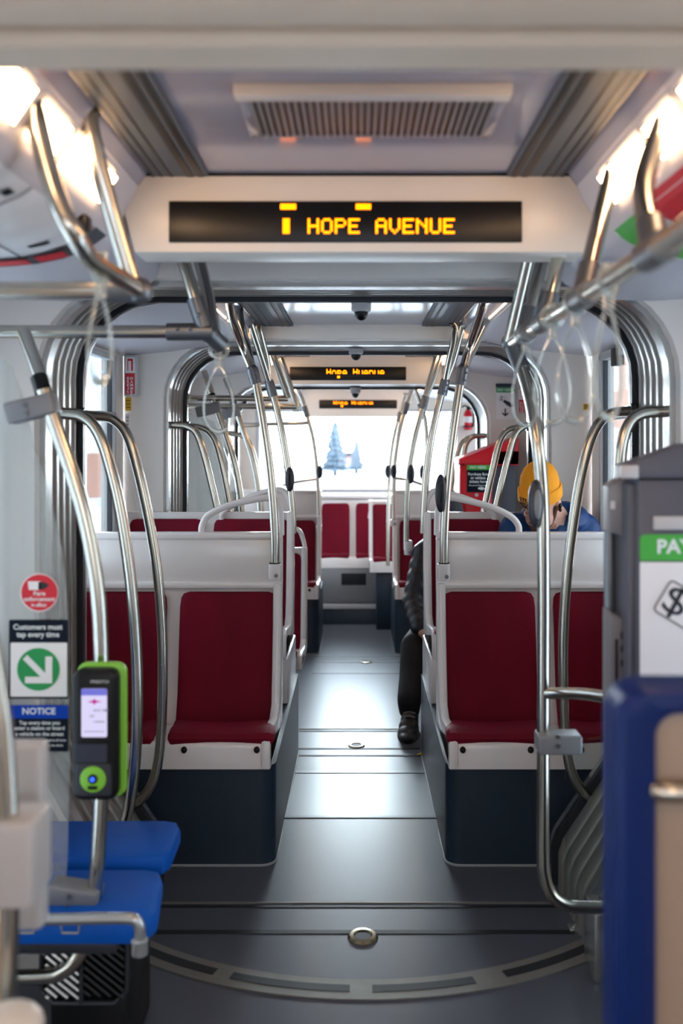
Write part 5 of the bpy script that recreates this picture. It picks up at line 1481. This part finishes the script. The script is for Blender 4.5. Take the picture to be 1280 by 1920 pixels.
b._merge(hand_geo(wL, (.5, -.8, -.1), (.1, .1, -1), 1, .5, 1).bm); b._merge(hand_geo(wR, (-.3, -.9, 0), (0, .1, -1), 1, .5, -1).bm)
make('body', remeshed(b, .0055, 3), SKIN2, p2, ang=180)
j = MB(); j.chain([Vector((hx, 5.70, .88)), Vector((hx, 5.73, .76)), Vector((hx, 5.75, .6)), Vector((hx, 5.74, .46))], [.14, .165, .165, .15])
for s_, e_, w_ in ((sL, eL, wL), (sR, eR, wR)):
    P, RR = [Vector((hx, 5.69, .86))], [.12]
    for a_, c_, n_ in ((s_, e_, 4), (e_, w_, 4)):
        for k in range(n_): P += [a_.lerp(c_, k / n_), a_.lerp(c_, (k + .5) / n_)]; r0 = .088 - .003 * (len(P) / 2); RR += [r0, r0 * .86]
    j.chain(P, RR, 14)
hood = [Vector((hx + .12 * math.sin(a), 5.66 - .10 * math.cos(a), .965 + .05 * (.5 - .5 * math.cos(a)))) for a in [R(q) for q in range(20, 341, 20)]]
j.tube(hood, .045, 12, 2)
make('jacket', remeshed(j, .008, 2), JKBLK, p2, ang=180)
j = MB()
for h_, k_, a_ in ((hipL, kL, aL), (hipR, kR, aR)):
    j.chain([h_, k_, k_.lerp(a_, .5), a_ + Vector((0, 0, .05)), a_ + Vector((0, .0, .0))], [.10, .078, .070, .066, .058], 16)
j.ball((hx, 5.74, .37), (.17, .13, .1)); make('trousers', remeshed(j, .008, 8), TROUS, p2, ang=180)
shoe(foot, (-.12, -1, 0), p2, 1.22); shoe((aR.x, 5.14, floor_z(5.14)), (0, -1, 0), p2)
MB2 = MH2 @ Matrix.Translation((0, -.004, .022)) @ Matrix.Rotation(R(-14), 4, 'X')
bn = make('beanie', beanie_geo(MB2, .05), BEANIEG, p2, ang=180); make('turned_cuff', cuff_geo(MB2, .055), BEANIEG, bn, ang=60)
eb = MB()
for s_ in (-1, 1):
    eb.tube([(s_ * .012, -.096, .020), (s_ * .03, -.096, .026), (s_ * .05, -.084, .020)], .0045, 8, 3); eb.tube([(s_ * .018, -.0905, -.005), (s_ * .030, -.0930, -.006), (s_ * .043, -.0875, -.005)], .003, 6, 3)
eb.xf(MH2); make('brows_and_eyes', eb, HAIR, p2)
# ================================================================== LIGHT, SKY, CAMERA
w = bpy.data.worlds.new('World'); SC.world = w; w.use_nodes = True
nt = w.node_tree; bg = nt.nodes['Background']
tcw = nt.nodes.new('ShaderNodeTexCoord'); sep = nt.nodes.new('ShaderNodeSeparateXYZ'); nt.links.new(tcw.outputs['Generated'], sep.inputs[0])
rmp = nt.nodes.new('ShaderNodeValToRGB'); nt.links.new(sep.outputs['Z'], rmp.inputs[0])
rmp.color_ramp.elements[0].position = 0.0; rmp.color_ramp.elements[0].color = (.92, .96, 1, 1)
rmp.color_ramp.elements[1].position = .6; rmp.color_ramp.elements[1].color = (.74, .86, 1, 1)
nt.links.new(rmp.outputs[0], bg.inputs['Color']); bg.inputs['Strength'].default_value = 3.4
# hazy low winter sun straight down the street: the sky is much brighter around it
dv = nt.nodes.new('ShaderNodeVectorMath'); dv.operation = 'DOT_PRODUCT'; sd_ = Vector((.04, 1, .16)).normalized(); dv.inputs[1].default_value = sd_
nt.links.new(tcw.outputs['Generated'], dv.inputs[0])
mr = nt.nodes.new('ShaderNodeMapRange'); mr.interpolation_type = 'SMOOTHSTEP'
mr.inputs['From Min'].default_value = .72; mr.inputs['From Max'].default_value = 1.0; mr.inputs['To Min'].default_value = 3.4; mr.inputs['To Max'].default_value = 55.0
nt.links.new(dv.outputs['Value'], mr.inputs['Value']); nt.links.new(mr.outputs['Result'], bg.inputs['Strength'])

cam = bpy.data.cameras.new('Camera'); co = bpy.data.objects.new('Camera', cam); COL.objects.link(co)
co.location = (0, 0, EYE); co.rotation_euler = (R(90), 0, 0)
cam.sensor_width = 36; cam.lens = F / 1920 * 36
cam.shift_x = (640 - CX) / 1920; cam.shift_y = (CY - 960) / 1920
cam.clip_start = .05; cam.clip_end = 300
cam.dof.use_dof = True; cam.dof.focus_distance = 3.7; cam.dof.aperture_fstop = 1.9; cam.dof.aperture_blades = 9
SC.camera = co
SC.view_settings.view_transform = 'Standard'; SC.view_settings.look = 'None'
SC.view_settings.exposure = 0.0; SC.view_settings.gamma = 1.0; SC.view_settings.use_curve_mapping = False
